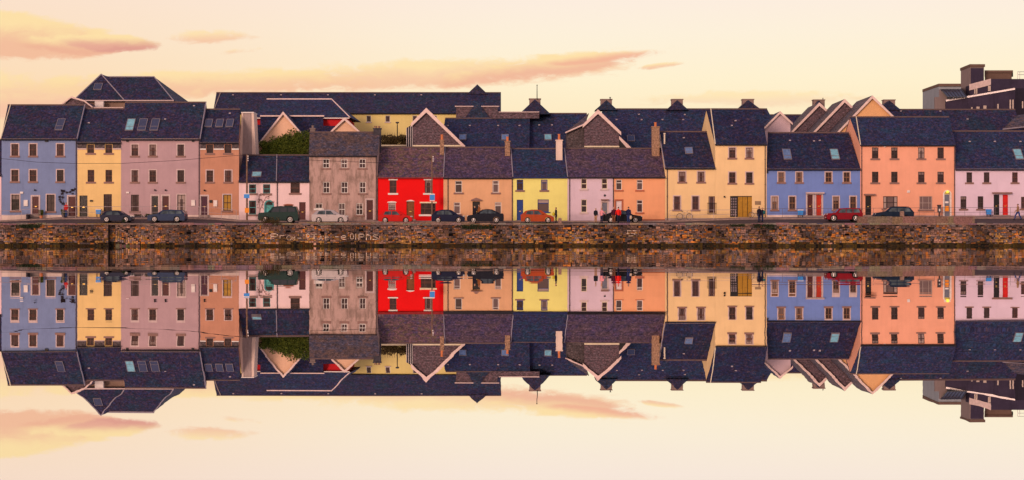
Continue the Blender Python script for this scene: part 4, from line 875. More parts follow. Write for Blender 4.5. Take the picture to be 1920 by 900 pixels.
m = MB(); m.box(PX(488, Y - .3), PX(608, Y - .3), Y - .45, Y - .2, PZ(219, Y), PZ(216.5, Y)); m.build('flashing', W_ROSE, t)
gable_house('gabled_building', 'big peach gable with pale barge boards rising behind the green hedge', (531.5, 213, 0)[:2], (484, 274), (581, 270), 8.6, 5.0, PEACH_W, S_DARK, base=330)
gable_house('gabled_building', 'small peach gable peeping over the stained grey house', (646.5, 224), (621, 249), (674, 249), 10.5, 3.0, PEACH_W, S_DARK, base=330)
t = thing('shrub_hedge', 'dense dark green bushy shrubs behind the white cottages', 'shrub', (PX(535, 5.5), 8.0, 2.1))
m = MB()
for px, py, rx, rz in ((505, 279, 1.1, 1.0), (525, 274, 1.3, 1.3), (548, 268, 1.4, 1.6), (567, 266, 1.1, 1.7), (535, 286, 2.6, .9)): leaves(m, P(px, py + 3, 7.9), rx, .6, rz, 2600, .10)
for k in range(26):
    px = rg.uniform(495, 578); top = 262 - (px - 495) * .14 + abs(rg.gauss(0, 6)); leaves(m, P(px, top + 6, 7.8), .13, .13, .5, 90, .07)
m.build('foliage', G_DARK, t); m = MB()
for px in (510, 530, 548, 566): m.tube((PX(px, 7.9), 7.9, 2.1), P(px, 272, 7.9), .1, .05)
m.build('trunk', BARK, t)
# tall grey tower-like gable end
Y = 4.2
t = thing('stair_tower', 'tall tapering grey concrete tower between the terracotta house and the cottages', 'tower', (PX(463, Y), Y, 2.1))
def taper(m, x0t, x1t, yt, x0b, x1b, yb, Ya, dp): m.slab([P(x0b, yb, Ya), P(x1b, yb, Ya), P(x1t, yt, Ya), P(x0t, yt, Ya)], (0, dp, 0))
m = MB(); taper(m, 456, 472, 212, 453, 474, 330, Y, 2.5); m.build('wall', CONC, t)
m = MB(); taper(m, 453, 456.3, 211, 446, 453, 330, Y - .05, 2.6); taper(m, 471.7, 475.5, 212, 473, 482, 330, Y - .05, 2.6); m.build('buttress', CH_WHITE, t)
m = MB(); m.box(PX(452.5, Y), PX(476, Y), Y - .15, Y + 2.8, PZ(212, Y), PZ(210, Y)); m.build('coping', BOX_W, t)

# dark brick gables
gable_house('gabled_building', 'dark brick gable with thick pale pink barge boards behind the sandy house', (799.5, 206), (774, 232), (869, 274), 9.5, 7, BRICKD, S_TEAL, bw=.42, base=330, base_line=273)
t = thing('glazed_stair', 'narrow grey glazed lean-to on the left side of the dark brick gable', 'lean-to', (PX(767, 9.3), 9.3, 2.1)); m = MB(); m.slab([P(762, 330, 9.6), P(773.4, 330, 9.6), P(773.4, 233, 9.6), P(762, 240, 9.6)], (0, 3, 0)); m.build('wall', CH_DARK, t)
m = MB()
for px in (762.3, 766, 769.7, 773.0): m.box(PX(px - .5, 9.5), PX(px + .5, 9.5), 9.48, 9.59, PZ(276, 9.5), PZ(240 - (px - 762) * .5, 9.5))
m.build('mullion', METAL, t)
gable_house('gabled_building', 'dark brick gable with a steep pale-edged roof behind the lilac house', (1121, 209), (1095.5, 234), (1161, 248), 10.5, 7, BRICKD, S_TEAL, bw=.40, base=330, base_line=274.5)
t = thing('side_wing', 'slate-roofed low wing on the left of the dark gable behind the lilac house', 'building', (PX(1078, 10.8), 10.8, 2.1))
m = MB(); m.slab([P(1063, 330, 11), P(1095, 330, 11), P(1095, 236, 11), P(1063, 249, 11)], (0, 5, 0)); m.build('wall', SLATEHUNG, t)
m = MB(); m.slab([P(1060, 249, 10.6), P(1096, 233.5, 10.6), P(1104, 212, 15), P(1075, 240, 16)], (0, 0, -.12)); rf = m.build('roof', S_GREY, t); m = MB(); m.tube(P(1060, 249, 10.5), P(1096, 233, 10.5), .09); m.build('barge_board', W_ROSE, t)
t = thing('roof_buttress', 'small pale raking strip at the right foot of the dark gable behind the orange house', 'building', (PX(1170, 10.4), 10.4, 2.1)); m = MB(); m.slab([P(1161.5, 330, 10.6), P(1184, 330, 10.6), P(1184, 276, 10.6), P(1161.5, 255, 10.6)], (0, 3, 0)); m.build('wall', BLACK, t); m = MB(); m.slab([P(1161, 255, 10.5), P(1185, 278, 10.5), P(1176, 278, 10.5), P(1161, 261, 10.5)], (0, .09, 0)); m.build('barge_board', W_ROSE, t)

# apartment blocks with long slate roofs
h7 = house('apartment_block', 'slate-blue roofed block with small roof windows behind the sandy and lemon houses', 824, 992, 283, 222, BRICKD, S_TEAL, 835, 993, Y=13, rd=5.5, cat='apartment block', fasc=None)
for px in (867.5, 947): sky(h7, px, 258, .75, 1.05, PANE_SKY, False)
vents(h7, [(840, 236), (881, 236), (934, 236), (974, 236)])
h8 = house('apartment_block', 'slate-blue roofed block with one roof window behind the lemon house chimney', 992, 1100, 283, 213, BRICKD, S_TEAL, 935, 1100, Y=14.5, rd=6.3, cat='apartment block', fasc=None)
sky(h8, 1027.5, 258, .75, 1.05, PANE_CYAN, False); vents(h8, [(1011, 235), (1035, 235)])
peak(h8, 1003, 186, 214, 30, 18.5, 3.2, S_DARK, True, 186)
m = MB(); m.box(PX(925, 18.3), PX(1011, 18.3), 18.3, 18.7, PZ(222, 18.3), PZ(211, 18.3)); m.build('parapet', BRICKD, h8); m = MB(); m.box(PX(935, 18.3), PX(1011, 18.3), 18.1, 18.75, PZ(211, 18.3) + .002, PZ(209.3, 18.3)); m.build('fascia', W_PINK, h8)
m = MB(); m.tube(P(1007, 186, 20), P(1007, 158.5, 20), .055, .035); m.tube(P(1005.8, 160, 20), P(1008.2, 160, 20), .03); m.build('antenna_mast', GUTTER, h8)
h9 = house('apartment_block', 'long slate-blue roofed block with chimneyed peaks behind the orange and peach houses', 1100, 1480, 283, 204.5, BRICKD, S_TEAL, 1131, 1438, Y=15.5, rd=7, cat='apartment block', fasc=None)
sky(h9, 1183, 260, .8, 1.1, PANE_DIM, False); vents(h9, [(1198, 215), (1156, 225), (1203, 225), (1242, 225), (1284, 215.5), (1281, 225)])
for px in (1137, 1270, 1403): peak(h9, px, 187.5, 206, 21, 21.8, 3.0, S_DARK, True, 187)
m = MB(); m.tube(P(1144, 188, 22.5), P(1144, 182.5, 22.5), .06); m.tube(P(1144, 183, 22.5), P(1144, 182, 22.5), .11); m.build('flue', CH_DARK, h9)
m = MB(); m.slab([P(1403, 187.5, 21.5), P(1442, 216, 21.5), P(1442, 222, 21.5), P(1380, 222, 21.5)], (0, 3, 0)); m.build('roof_slope', S_DARK, h9)
h14 = house('apartment_block', 'long dark slate-roofed block filling the skyline behind the coral and pale pink houses', 1650, 1930, 283, 205.5, BRICKD, S_NAVY, 1640, 1903, Y=13, rd=5.5, cat='apartment block', fasc=None)
vents(h14, [(1763, 209), (1814, 224), (1689, 209), (1727, 236), (1771, 236)])
h15 = house('apartment_block', 'low dark roofline showing between the two tall pale houses', 1440, 1650, 283, 215.5, BRICKD, S_NAVY, Y=36, rd=4, cat='apartment block', fasc=None)
peak(h15, 1536, 188, 218, 24, 39, 3.0, S_DARK, True, 188)
m = MB(); m.tube(P(1543, 189, 41.5), P(1543, 183.5, 41.5), .06); m.build('flue', CH_DARK, h15)
peak(h14, 1668, 188.5, 206.5, 22, 18.2, 3.0, S_DARK, True, 188)
m = MB(); m.slab([P(1880, 242, 10.5), P(1935, 236, 10.5), P(1935, 212, 14), P(1907, 216, 14)], (0, 0, -.15)); m.build('dormer_roof', S_GREY, h14); m = MB(); m.tube(P(1880, 242.5, 10.4), P(1935, 236.5, 10.4), .08); m.build('barge_board', LEAD, h14)
gable_house('gabled_building', 'pale rose gable between the tall peach house and the saw-tooth roofs', (1462, 212), (1434.5, 240), (1482, 231), 12, 4, ROSE_R, S_DARK, base=330)
gable_house('gabled_building', 'dark gable with pale edges, leftmost of the three stepped roofs behind the periwinkle house', (1535.5, 195.5), (1481, 252), (1552, 211), 28, 8, BRICKD, S_GREY, base=330, bw=.34)
gable_house('gabled_building', 'dark gable with pale edges, middle of the three stepped roofs behind the periwinkle house', (1583, 189), (1523, 252), (1598, 204), 20, 8, BRICKD, S_GREY, base=330, bw=.34)
gable_house('gabled_building', 'orange gable with pale edges, rightmost of the three stepped roofs beside the coral house', (1634.5, 182.5), (1566, 254), (1672, 219), 11.5, 9, plaster('orange_gable_render', alb((240, 158, 106)), .06), S_GREY, base=330, bw=.30)

# modern dark office building at the far right
t = thing('office_building', 'modern dark flat-roofed office building stepping up at the far right skyline', 'office building', (PX(1830, 32), 36, 2.1))
MG = plaster('pale_metal_cladding', (0.30, 0.33, 0.40), .1); MP = plaster('pinkish_cladding', (0.26, 0.20, 0.21), .1); MD = plaster('dark_cladding', (0.045, 0.034, 0.070), .35); MBR = plaster('brown_cladding', (0.16, 0.10, 0.085), .2)
def foot(name, mat, pts, ztop, zbot=2.1):
    b0 = [Vector((PX(px, Y_), Y_, zbot)) for px, Y_ in pts]; m = MB(); m.slab(b0, (0, 0, ztop - zbot)); return m.build(name, mat, t)
z1 = PZ(157, 32)
foot('left_block', MG, [(1760, 32), (1730, 41), (1735, 46), (1802, 46), (1802, 32)], z1 - .35)
foot('roof_edge', MBR, [(1760, 31.8), (1729.4, 41), (1735, 46.3), (1802, 46.3), (1802, 31.8)], z1, z1 - .345)
m = MB(); m.slab([P(1753, 206, 31.5), P(1776, 206, 31.5), P(1776, 181, 31.5), P(1762, 167.5, 31.5), P(1762, 182, 31.5), P(1753, 182, 31.5)], (0, .45, 0)); m.build('recessed_front', MP, t)
m = MB(); m.slab([P(1763, 167, 31.7), P(1803, 167, 31.7), P(1813, 181, 29.5), P(1776, 181, 29.5)], (0, 0, -.1)); m.build('glass_roof', plain('dark_roof_glass', (.05, .055, .09), .2, .6), t)
m = MB()
for k in range(7): m.tube(P(1764 + k * 6.3, 167, 31.6), P(1776 + k * 6, 181, 29.4), .03)
m.build('glazing_bar', CH_DARK, t)
zt = PZ(120.5, 34); foot('tower', MP, [(1818.5, 34), (1801.5, 39.2), (1829, 39.2), (1845, 34)], zt - .35); foot('roof_edge', MBR, [(1818.5, 33.8), (1800, 39.4), (1829, 39.4), (1847, 33.8)], zt, zt - .345)
foot('tower_front', MD, [(1820, 33.9), (1820, 33.99), (1844, 33.99), (1844, 33.9)], zt - .5)
zt = PZ(132, 36); foot('upper_block', MBR, [(1846.5, 36), (1846.5, 42), (1897, 42), (1897, 36)], zt - .3); foot('roof_edge', MBR, [(1846, 35.8), (1846, 42.2), (1899.5, 42.2), (1899.5, 35.8)], zt, zt - .295)
def slant(name, mat, a, b_, thick, zlo=None, drop=None):
    (pa, ya, Ya), (pb, yb, Yb) = a, b_; A, B = P(pa, ya, Ya), P(pb, yb, Yb); za = zlo if zlo is not None else A.z - drop; zb_ = zlo if zlo is not None else B.z - drop
    m = MB(); m.slab([(A.x, A.y, za), (B.x, B.y, zb_), B, A], (0, thick, 0)); return m.build(name, mat, t)
slant('terrace_block', MD, (1818, 160, 33.2), (1858, 149, 32.0), 2.0, zlo=2.1); foot('terrace_block', MD, [(1858, 32.0), (1858, 35.5), (1940, 35.5), (1940, 32.0)], PZ(148, 32))
slant('terrace_parapet', W_PINK, (1817.5, 158, 33.1), (1858, 147.3, 31.9), .09, drop=.8)
slant('front_block', MD, (1774, 187.5, 31.0), (1903, 165.5, 27.5), 1.0, zlo=2.1); slant('front_parapet', METAL, (1773.5, 187, 30.9), (1903.2, 164.8, 27.4), .09, drop=.22)
foot('right_face', plaster('black_cladding', (.022, .018, .035), .3), [(1903.3, 27.5), (1903.3, 31), (1945, 31), (1945, 27.5)], PZ(165.5, 27.5))
for px, pa, pb, YY in ((1827.5, 165, 176, 32.9), (1831, 165, 176, 32.8), (1853.5, 161, 171, 32.1), (1856, 161, 171, 32.0), (1822, 201, 204, 29.6), (1832, 200, 204, 29.3), (1835, 200, 204, 29.2), (1845, 198, 204, 29.0), (1848, 198, 204, 28.9), (1871, 195, 204, 28.3), (1894, 187, 204, 27.7), (1899, 187, 204, 27.6), (1917, 190, 203, 27.5)):
    m = MB(); m.box(PX(px - 1.0, YY), PX(px + 1.0, YY), YY - .12, YY + .3, PZ(pb, YY), PZ(pa, YY)); m.build('window', plain('pale_window_blind', (.62, .50, .46)), t)
m = MB()
for px in (1908, 1912, 1926): m.tube(P(px, 148, 33), P(px, 134.5, 33), .035)
for py in (134.5, 140): m.tube(P(1908, py, 33), P(1930, py, 33), .03)
m.build('roof_railing', METAL, t)
# ------------------------------------------------------------------ cars
TYRE = plain('tyre_rubber', (.012, .011, .012), .9); RIM = plain('alloy_rim', (.55, .50, .52), .35, .5, .5); CGL = plain('car_glass', (.075, .10, .12), .12, .35, var=.8, scale=1.2); CGLD = plain('tinted_car_glass', (.02, .022, .03), .08, .7)
HEADL = plain('headlight_lens', (.70, .68, .66), .2, .6); TAILL = plain('tail_light_lens', (.55, .02, .015), .3, .5); PLATE = plain('number_plate', (.62, .55, .45), .5); TRIM = plain('black_trim', (.015, .013, .016), .7)
KIND = {  # hood/boot outline (t from front, h) and cabin base / top points
 'hatch': dict(low=[(0, .22), (-.0, .38), (.025, .47), (.10, .56), (.22, .62)], rear=[(1, .55), (1.0, .25)], cab=[(.20, .61), (.40, .95), (.52, 1.0), (.68, .99), (.86, .90), (.975, .60)], belt=.60, win=[((.36, .63), (.47, .92), (.60, .94), (.60, .63)), ((.62, .63), (.62, .94), (.80, .90), (.85, .66))], wp=(.18, .80)),
 'wagon': dict(low=[(0, .22), (0, .46), (.02, .56), (.27, .66)], rear=[(1, .60), (1, .25)], cab=[(.25, .65), (.40, .96), (.60, 1.0), (.90, .95), (.995, .62)], belt=.63, win=[((.33, .66), (.43, .92), (.56, .94), (.56, .66)), ((.58, .66), (.58, .94), (.74, .93), (.74, .66)), ((.76, .66), (.76, .92), (.88, .89), (.93, .68))], wp=(.19, .79)),
 'suv': dict(low=[(0, .25), (0, .50), (.02, .60), (.24, .64)], rear=[(1, .60), (1, .28)], cab=[(.24, .63), (.37, .96), (.55, 1.0), (.93, .98), (.985, .62)], belt=.62, win=[((.32, .66), (.40, .92), (.53, .94), (.53, .66)), ((.55, .66), (.55, .94), (.72, .94), (.72, .66)), ((.74, .66), (.74, .94), (.90, .92), (.93, .68))], wp=(.19, .80)),
 'saloon': dict(low=[(0, .24), (0, .44), (.03, .54), (.27, .66)], rear=[(.97, .70), (1, .62), (1, .25)], cab=[(.25, .65), (.42, .96), (.55, 1.0), (.68, .97), (.90, .69)], belt=.66, win=[((.33, .69), (.45, .93), (.56, .95), (.56, .69)), ((.58, .69), (.58, .95), (.68, .92), (.80, .71))], wp=(.18, .80))}
def car(px0, px1, pyr, Yc, kind, paint, label, faces='r', W=1.72, rim=RIM, glass=CGL, extra=None, cladding=None):
    K = KIND[kind]; k = (CD + Yc - W / 2) / CF; x0, x1 = (px0 - 960) * k, (px1 - 960) * k; L = x1 - x0; xc = (x0 + x1) / 2; zg = ground_z(xc, Yc)
    H = PZ(pyr, Yc) - zg
    t = thing('parked_car', label, 'car', (xc, Yc, zg), 'cars parked along the quay road')
    fx = (lambda u: x1 - u * L) if faces == 'r' else (lambda u: x0 + u * L)
    r = {'suv': .37, 'wagon': .32, 'hatch': .30, 'saloon': .31}[kind]
    hz = lambda h: zg + h * H
    # lower body with wheel arches
    out = [(fx(u), hz(h)) for u, h in K['low']] + [(fx(K['rear'][0][0]), hz(K['belt'] + (.03 if kind != 'saloon' else .04)))] + [(fx(u), hz(h)) for u, h in K['rear']]
    zbot = zg + .20 + (.08 if kind == 'suv' else 0); bot = []
    for wp in (K['wp'][1], K['wp'][0]):
        s = -1 if faces == 'r' else 1; cx = fx(wp); ra = r + .06
        for i in range(9):
            a = math.pi * i / 8; bot.append((cx + s * ra * math.cos(a), max(zbot, zg + r + ra * math.sin(a)) if 0 < i < 8 else zbot))
    out += [(fx(.985), zbot)] + bot + [(fx(.02), zbot)]
    m = MB(); n = len(out); ys = [(-W / 2, .93), (-W / 2 + .07, 1.0), (W / 2 - .07, 1.0), (W / 2, .93)]; vs = []
    zc = hz(.42)
    for yv, s in ys:
        for x, z in out: vs.append((xc + (x - xc) * (1 - (1 - s) * .25), Yc + yv, z if z < zg + .75 * r + .3 and z < hz(.45) else zc + (z - zc) * (1 - (1 - s) * .6)))
    fs = [tuple(range(n)), tuple(range(4 * n - 1, 3 * n - 1, -1))] + [(j * n + i, j * n + (i + 1) % n, (j + 1) * n + (i + 1) % n, (j + 1) * n + i) for j in range(3) for i in range(n)]
    m.mesh(vs, fs)
    cab = [(fx(u), hz(h)) for u, h in K['cab']]; n = len(cab); vs = []; yt = lambda z: (W / 2 - .05) - .20 * max(0, min(1, (z - hz(K['belt'])) / (H * (1 - K['belt']))))
    for s in (-1, 1):
        for x, z in cab: vs.append((x, Yc + s * yt(z), z - (.0)))
    m.mesh(vs, [tuple(range(n)), tuple(range(2 * n - 1, n - 1, -1))] + [(i, (i + 1) % n, (i + 1) % n + n, i + n) for i in range(n)])
    body = m.build('body', paint, t)
    bv = body.modifiers.new('bevel', 'BEVEL'); bv.width = .03; bv.segments = 2; bv.limit_method = 'ANGLE'; bv.angle_limit = R(40)
    for q in K['win']:
        for s in (-1, 1):
            m = MB(); pts = [(fx(u), Yc + s * (yt(hz(h)) + .008), hz(h)) for u, h in q]; m.slab(pts, (0, -s * .012, 0)); m.build('side_window', glass, t)
    (ua, ha), (ub, hb) = K['cab'][0], K['cab'][1]; (uc, hc), (ud, hd) = K['cab'][-2], K['cab'][-1]
    for (p, q, nm, sg) in (((ua, ha), (ub, hb), 'windscreen', 1), ((ud, hd), (uc, hc), 'rear_window', -1)):
        u0, h0 = p[0] + (q[0] - p[0]) * .12, p[1] + (q[1] - p[1]) * .12; u1, h1 = p[0] + (q[0] - p[0]) * .9, p[1] + (q[1] - p[1]) * .9
        a, b_ = Vector((fx(u0), 0, hz(h0))), Vector((fx(u1), 0, hz(h1))); d = (b_ - a); nn = Vector((-d.z, 0, d.x)).normalized(); nn = nn if nn.z > 0 else -nn
        a += nn * .012; b_ += nn * .012; m = MB(); m.slab([(a.x, Yc - yt(a.z) + .06, a.z), (a.x, Yc + yt(a.z) - .06, a.z), (b_.x, Yc + yt(b_.z) - .08, b_.z), (b_.x, Yc - yt(b_.z) + .08, b_.z)], -nn * .01); m.build(nm, glass, t)
    for wp in K['wp']:
        for s in (-1, 1):
            cx = fx(wp); c = Vector((cx, Yc + s * (W / 2 - .12), zg + r)); m = MB(); m.wheel(c, r, .2, 22); w = m.build('wheel', TYRE, t)
            m = MB(); cc = c + Vector((0, s * .1, 0)); m.tube(cc + Vector((0, -.02 * s, 0)), cc + Vector((0, .012 * s, 0)), r * .30, r * .26, 12)
            m.ring(cc, r * .60, .03, 20)
            for i in range(5): a = 2 * math.pi * i / 5 + .3; m.tube(cc, cc + Vector((math.cos(a), 0, math.sin(a))) * r * .62, .045, .03, 6)
            m.build('rim', rim, w)
    fz = hz(.50 if kind != 'suv' else .55); sgn = 1 if faces == 'r' else -1
    for s in (-1, 1):
        m = MB(); m.ball((fx(.028), Yc + s * (W / 2 - .17), fz), .12, .16, .09, 10, 6); m.build('headlight', HEADL, t)
        m = MB(); xa, xb = sorted((fx(1.0) + .0, fx(.965))); yy = Yc + s * (W / 2 - .10); m.box(xa - .012, xb + .012, yy - .09, yy + .098, hz(.52), hz(.64 if kind in ('suv', 'wagon') else .60)); m.build('tail_light', TAILL, t)
        m = MB(); mx_ = fx(K['win'][0][0][0] - .015); yy = Yc + s * (W / 2 + .06); m.ball((mx_, yy, hz(K['belt'] + .06)), .09, .10, .07, 8, 6); m.build('wing_mirror', paint, t)
        m = MB(); q = K['win'][0]; xh = fx(q[3][0] - .03); m.box(xh - .07, xh + .07, Yc + s * (W / 2 - .005) - .012, Yc + s * (W / 2 - .005) + .012, hz(K['belt'] - .07), hz(K['belt'] - .05)); m.build('door_handle', TRIM, t)
    m = MB(); xa, xb = sorted((fx(.0) + sgn * .015, fx(.0) - sgn * .02)); m.box(xa, xb, Yc - .26, Yc + .26, hz(.28), hz(.35)); m.build('number_plate', PLATE, t)
    m = MB(); xa, xb = sorted((fx(K['wp'][0] + .10), fx(K['wp'][1] - .10))); 
    for s in (-1, 1): m = MB(); m.box(xa, xb, Yc + s * (W / 2 - .03) - .02, Yc + s * (W / 2 - .03) + .02, zbot - .05, zbot + .05); m.build('side_sill', TRIM if not cladding else cladding, t)
    if extra == 'rails':
        m = MB()
        for s in (-1, 1): m.tube((fx(.45), Yc + s * .55, hz(1.0) + .03), (fx(.88), Yc + s * .55, hz(.98) + .05), .02)
        m.build('roof_rail', TRIM, t)
    return t
def paint(n, c, m=.15): return plain(n, tuple(v * .75 for v in c), .42, .12, m, .05, coat=.04)
car(188, 246.5, 395, -7.2, 'hatch', paint('dark_blue_paint', (.018, .022, .055)), 'small dark blue rounded hatchback in front of the warm yellow house', 'r', 1.6)
car(276, 346.5, 393.5, -7.0, 'wagon', paint('steel_blue_paint', (.03, .05, .12)), 'dark steel blue estate car with red tail lights in front of the mauve house', 'l')
car(483.5, 559, 387, -7.2, 'suv', paint('bottle_green_paint', (.018, .045, .045)), 'dark green boxy off-road car in front of the white cottages', 'l', 1.8, glass=CGLD)
car(584, 651, 393.5, -6.6, 'hatch', paint('silver_paint', (.52, .46, .50), .4), 'silver hatchback in front of the stained grey house', 'r')
car(709.5, 772.5, 394.5, -6.6, 'hatch', paint('bright_red_paint', (.72, .012, .012), 0), 'bright red hatchback in front of the scarlet house', 'r')
car(809, 871, 393.5, -6.6, 'hatch', paint('navy_paint', (.012, .016, .055)), 'navy hatchback between the scarlet and sandy houses', 'r')
car(875.5, 944.5, 392.5, -6.8, 'saloon', paint('black_blue_paint', (.012, .014, .030)), 'black low saloon car in front of the sandy house', 'l')
car(976.5, 1039, 393.5, -6.6, 'hatch', paint('burnt_orange_paint', (.50, .08, .025), .2), 'burnt orange hatchback in front of the lemon yellow house', 'r')
car(1131, 1204.5, 394.5, -6.2, 'saloon', paint('black_paint_gloss', (.010, .011, .020)), 'black car half hidden by the group of people before the orange house', 'r', 1.7)
car(1550.5, 1618, 390.5, -6.4, 'suv', paint('crimson_paint', (.30, .008, .022)), 'crimson sport utility car in front of the periwinkle blue house', 'l', 1.8)
car(1641.5, 1714, 388, -6.0, 'wagon', paint('petrol_blue_paint', (.014, .03, .07)), 'dark blue estate car behind the stone parapet before the coral house', 'l', glass=CGL, extra='rails')

# ------------------------------------------------------------------ people
SKIN = plain('skin', (.55, .30, .22), .6)
def cloth(n, c): return plain('cloth_' + n, c, .9, .15, var=.2, scale=8)
def person(px, Y, label, H, jacket, trousers, hair=(.05, .03, .025), stride=0.0, face=0.0, bag=None, hat=None, coat=False, arm=0.0, bare=False, jn='j', tn='t', lean=0.0):
    X = PX(px, Y); zg = ground_z(X, Y); t = thing('person', label, 'person', (0, 0, 0)); s = H / 1.75
    def q(x, y, z): return Vector((x * s, y * s, z * s))
    def limb(m, pts, n=10):
        vs, fs = [], []
        for i, (p, r) in enumerate(pts):
            a = pts[max(0, i - 1)][0]; b_ = pts[min(len(pts) - 1, i + 1)][0]; d = (b_ - a).normalized(); u = d.cross(Vector((0, 1, 0.02))); u = u.normalized() if u.length > .01 else Vector((1, 0, 0)); w = d.cross(u).normalized()
            for j in range(n):
                c = 2 * math.pi * j / n; vs.append(p + u * (r * s * math.cos(c)) + w * (r * s * math.sin(c)))
        for i in range(len(pts) - 1):
            for j in range(n): fs.append((i * n + j, i * n + (j + 1) % n, (i + 1) * n + (j + 1) % n, (i + 1) * n + j))
        fs += [tuple(range(n - 1, -1, -1)), tuple(range((len(pts) - 1) * n, len(pts) * n))]; m.mesh(vs, fs)
    st = stride; legs = {}; arms = {}
    for sd in (-1, 1):     # y is the walking direction here, x is left-right
        f = sd * st
        legs[sd] = [(q(sd * .09, 0, .92), .088), (q(sd * .095, f * .12, .70), .078), (q(sd * .10, f * .22 + abs(f) * .06, .49), .056), (q(sd * .10, f * .30 - .01, .28), .052), (q(sd * .10, f * .40, .09), .038)]
        a = -f * .8 + (arm if sd > 0 else 0)
        arms[sd] = [(q(sd * .17, 0, 1.42), .052), (q(sd * .235, a * .08, 1.28), .046), (q(sd * .255, a * .20, 1.13), .038), (q(sd * .25, a * .34 + .06, 1.00 + abs(arm) * .10 * (sd > 0)), .032), (q(sd * .245, a * .42 + .10, .89 + abs(arm) * .22 * (sd > 0)), .024)]
    m = MB()
    m.rings([(q(0, 0, .86), .135 * s, .09 * s), (q(0, 0, .95), .16 * s, .105 * s), (q(0, 0, 1.10), .14 * s, .095 * s), (q(0, 0, 1.30), .17 * s, .11 * s), (q(0, 0, 1.42), .165 * s, .095 * s), (q(0, 0, 1.47), .09 * s, .07 * s), (q(0, 0, 1.50), .052 * s, .052 * s), (q(0, .01, 1.56), .05 * s, .05 * s)], 14)
    m.ball(q(0, .015, 1.635), .076 * s, .095 * s, .115 * s, 14, 12); m.ball(q(0, .112, 1.62), .013 * s, .02 * s, .025 * s, 6, 5)
    for sd in (-1, 1):
        m.ball(q(sd * .076, .01, 1.63), .01 * s, .02 * s, .03 * s, 6, 5); limb(m, legs[sd]); limb(m, arms[sd]); hp = arms[sd][-1][0]; m.ball(hp - Vector((0, 0, .05 * s)), .022 * s, .04 * s, .055 * s, 8, 6)
        fp = legs[sd][-1][0]; m.ball(fp + q(0, .06, -.05), .04 * s, .11 * s, .035 * s, 10, 6)
    body = m.build('body', SKIN, t)
    rm = body.modifiers.new('skin_blend', 'REMESH'); rm.mode = 'VOXEL'; rm.voxel_size = .014
    me2 = bpy.data.meshes.new_from_object(body.evaluated_get(bpy.context.evaluated_depsgraph_get())); body.modifiers.clear()
    # fingers join the palm as part of the same body mesh
    fm = MB(); fm.v = [tuple(v.co) for v in me2.vertices]; fm.f = [tuple(p.vertices) for p in me2.polygons]; fm.c = [None] * len(fm.f)
    for sd in (-1, 1):
        hp = arms[sd][-1][0] - Vector((0, 0, .085 * s))
        for k, ln in enumerate((.068, .078, .074, .058)):
            b0 = hp + Vector((0, (.028 - k * .018) * s, 0)); b1 = b0 + Vector((-sd * .004, .002, -ln * .5)) * s; b2 = b1 + Vector((-sd * .018, .004, -ln * .45)) * s; fm.tube(b0 + Vector((0, 0, .02 * s)), b1, .009 * s, .008 * s, 6); fm.tube(b1, b2, .008 * s, .006 * s, 6)
        b0 = hp + Vector((0, .03, .05)) * s; b1 = b0 + Vector((-sd * .01, .03, -.03)) * s; fm.tube(b0, b1, .011 * s, .009 * s, 6); fm.tube(b1, b1 + Vector((-sd * .008, .008, -.03)) * s, .009 * s, .007 * s, 6)
    # facial features: mouth and brow ridges
    fm.tube(q(-.022, .100, 1.582), q(.022, .100, 1.582), .005 * s, n=6)
    me3 = bpy.data.meshes.new('body'); me3.from_pydata(fm.v, [], fm.f); me3.materials.append(SKIN); me3.polygons.foreach_set('use_smooth', [True] * len(me3.polygons)); body.data = me3
    m = MB()
    for sd in (-1, 1): m.ball(q(sd * .03, .094, 1.645), .011 * s, .008 * s, .007 * s, 8, 5)
    m.build('eyes', BLACK, t)
    m = MB(); zb = .70 if coat else .86
    m.rings([(q(0, 0, zb), .185 * s, .135 * s), (q(0, 0, .97), .185 * s, .13 * s), (q(0, 0, 1.12), .165 * s, .12 * s), (q(0, 0, 1.30), .195 * s, .13 * s), (q(0, 0, 1.42), .19 * s, .115 * s), (q(0, 0, 1.48), .10 * s, .085 * s), (q(0, 0, 1.52), .068 * s, .068 * s)], 14)
    for sd in (-1, 1): limb(m, [(p, r + .016) for p, r in arms[sd]])
    m.build('jacket', cloth(jn, jacket), t, True)
    m = MB(); m.rings([(q(0, 0, .80), .165 * s, .11 * s), (q(0, 0, .90), .172 * s, .117 * s), (q(0, 0, .99), .165 * s, .11 * s)], 14)
    for sd in (-1, 1): limb(m, [(p, r + .016) for p, r in (legs[sd] if not bare else legs[sd][:3])])
    m.build('trousers', cloth(tn, trousers), t, True)
    for sd in (-1, 1):
        fp = legs[sd][-1][0]; m = MB(); m.ball(fp + q(0, .05, -.045), .05 * s, .13 * s, .045 * s, 12, 8); m.build('shoe', BLACK, t)
    m = MB(); m.ball(q(0, -.008, 1.655), .085 * s, .098 * s, .112 * s, 14, 10, zmin=-.15); m.build('hair' if hat is None else 'hat', cloth('hair%d' % int(hair[0] * 999), hair) if hat is None else cloth('hat%d' % int(hat[0] * 999), hat), t, True)
    t.location = (X, Y, zg); t.rotation_euler = (0, 0, face)
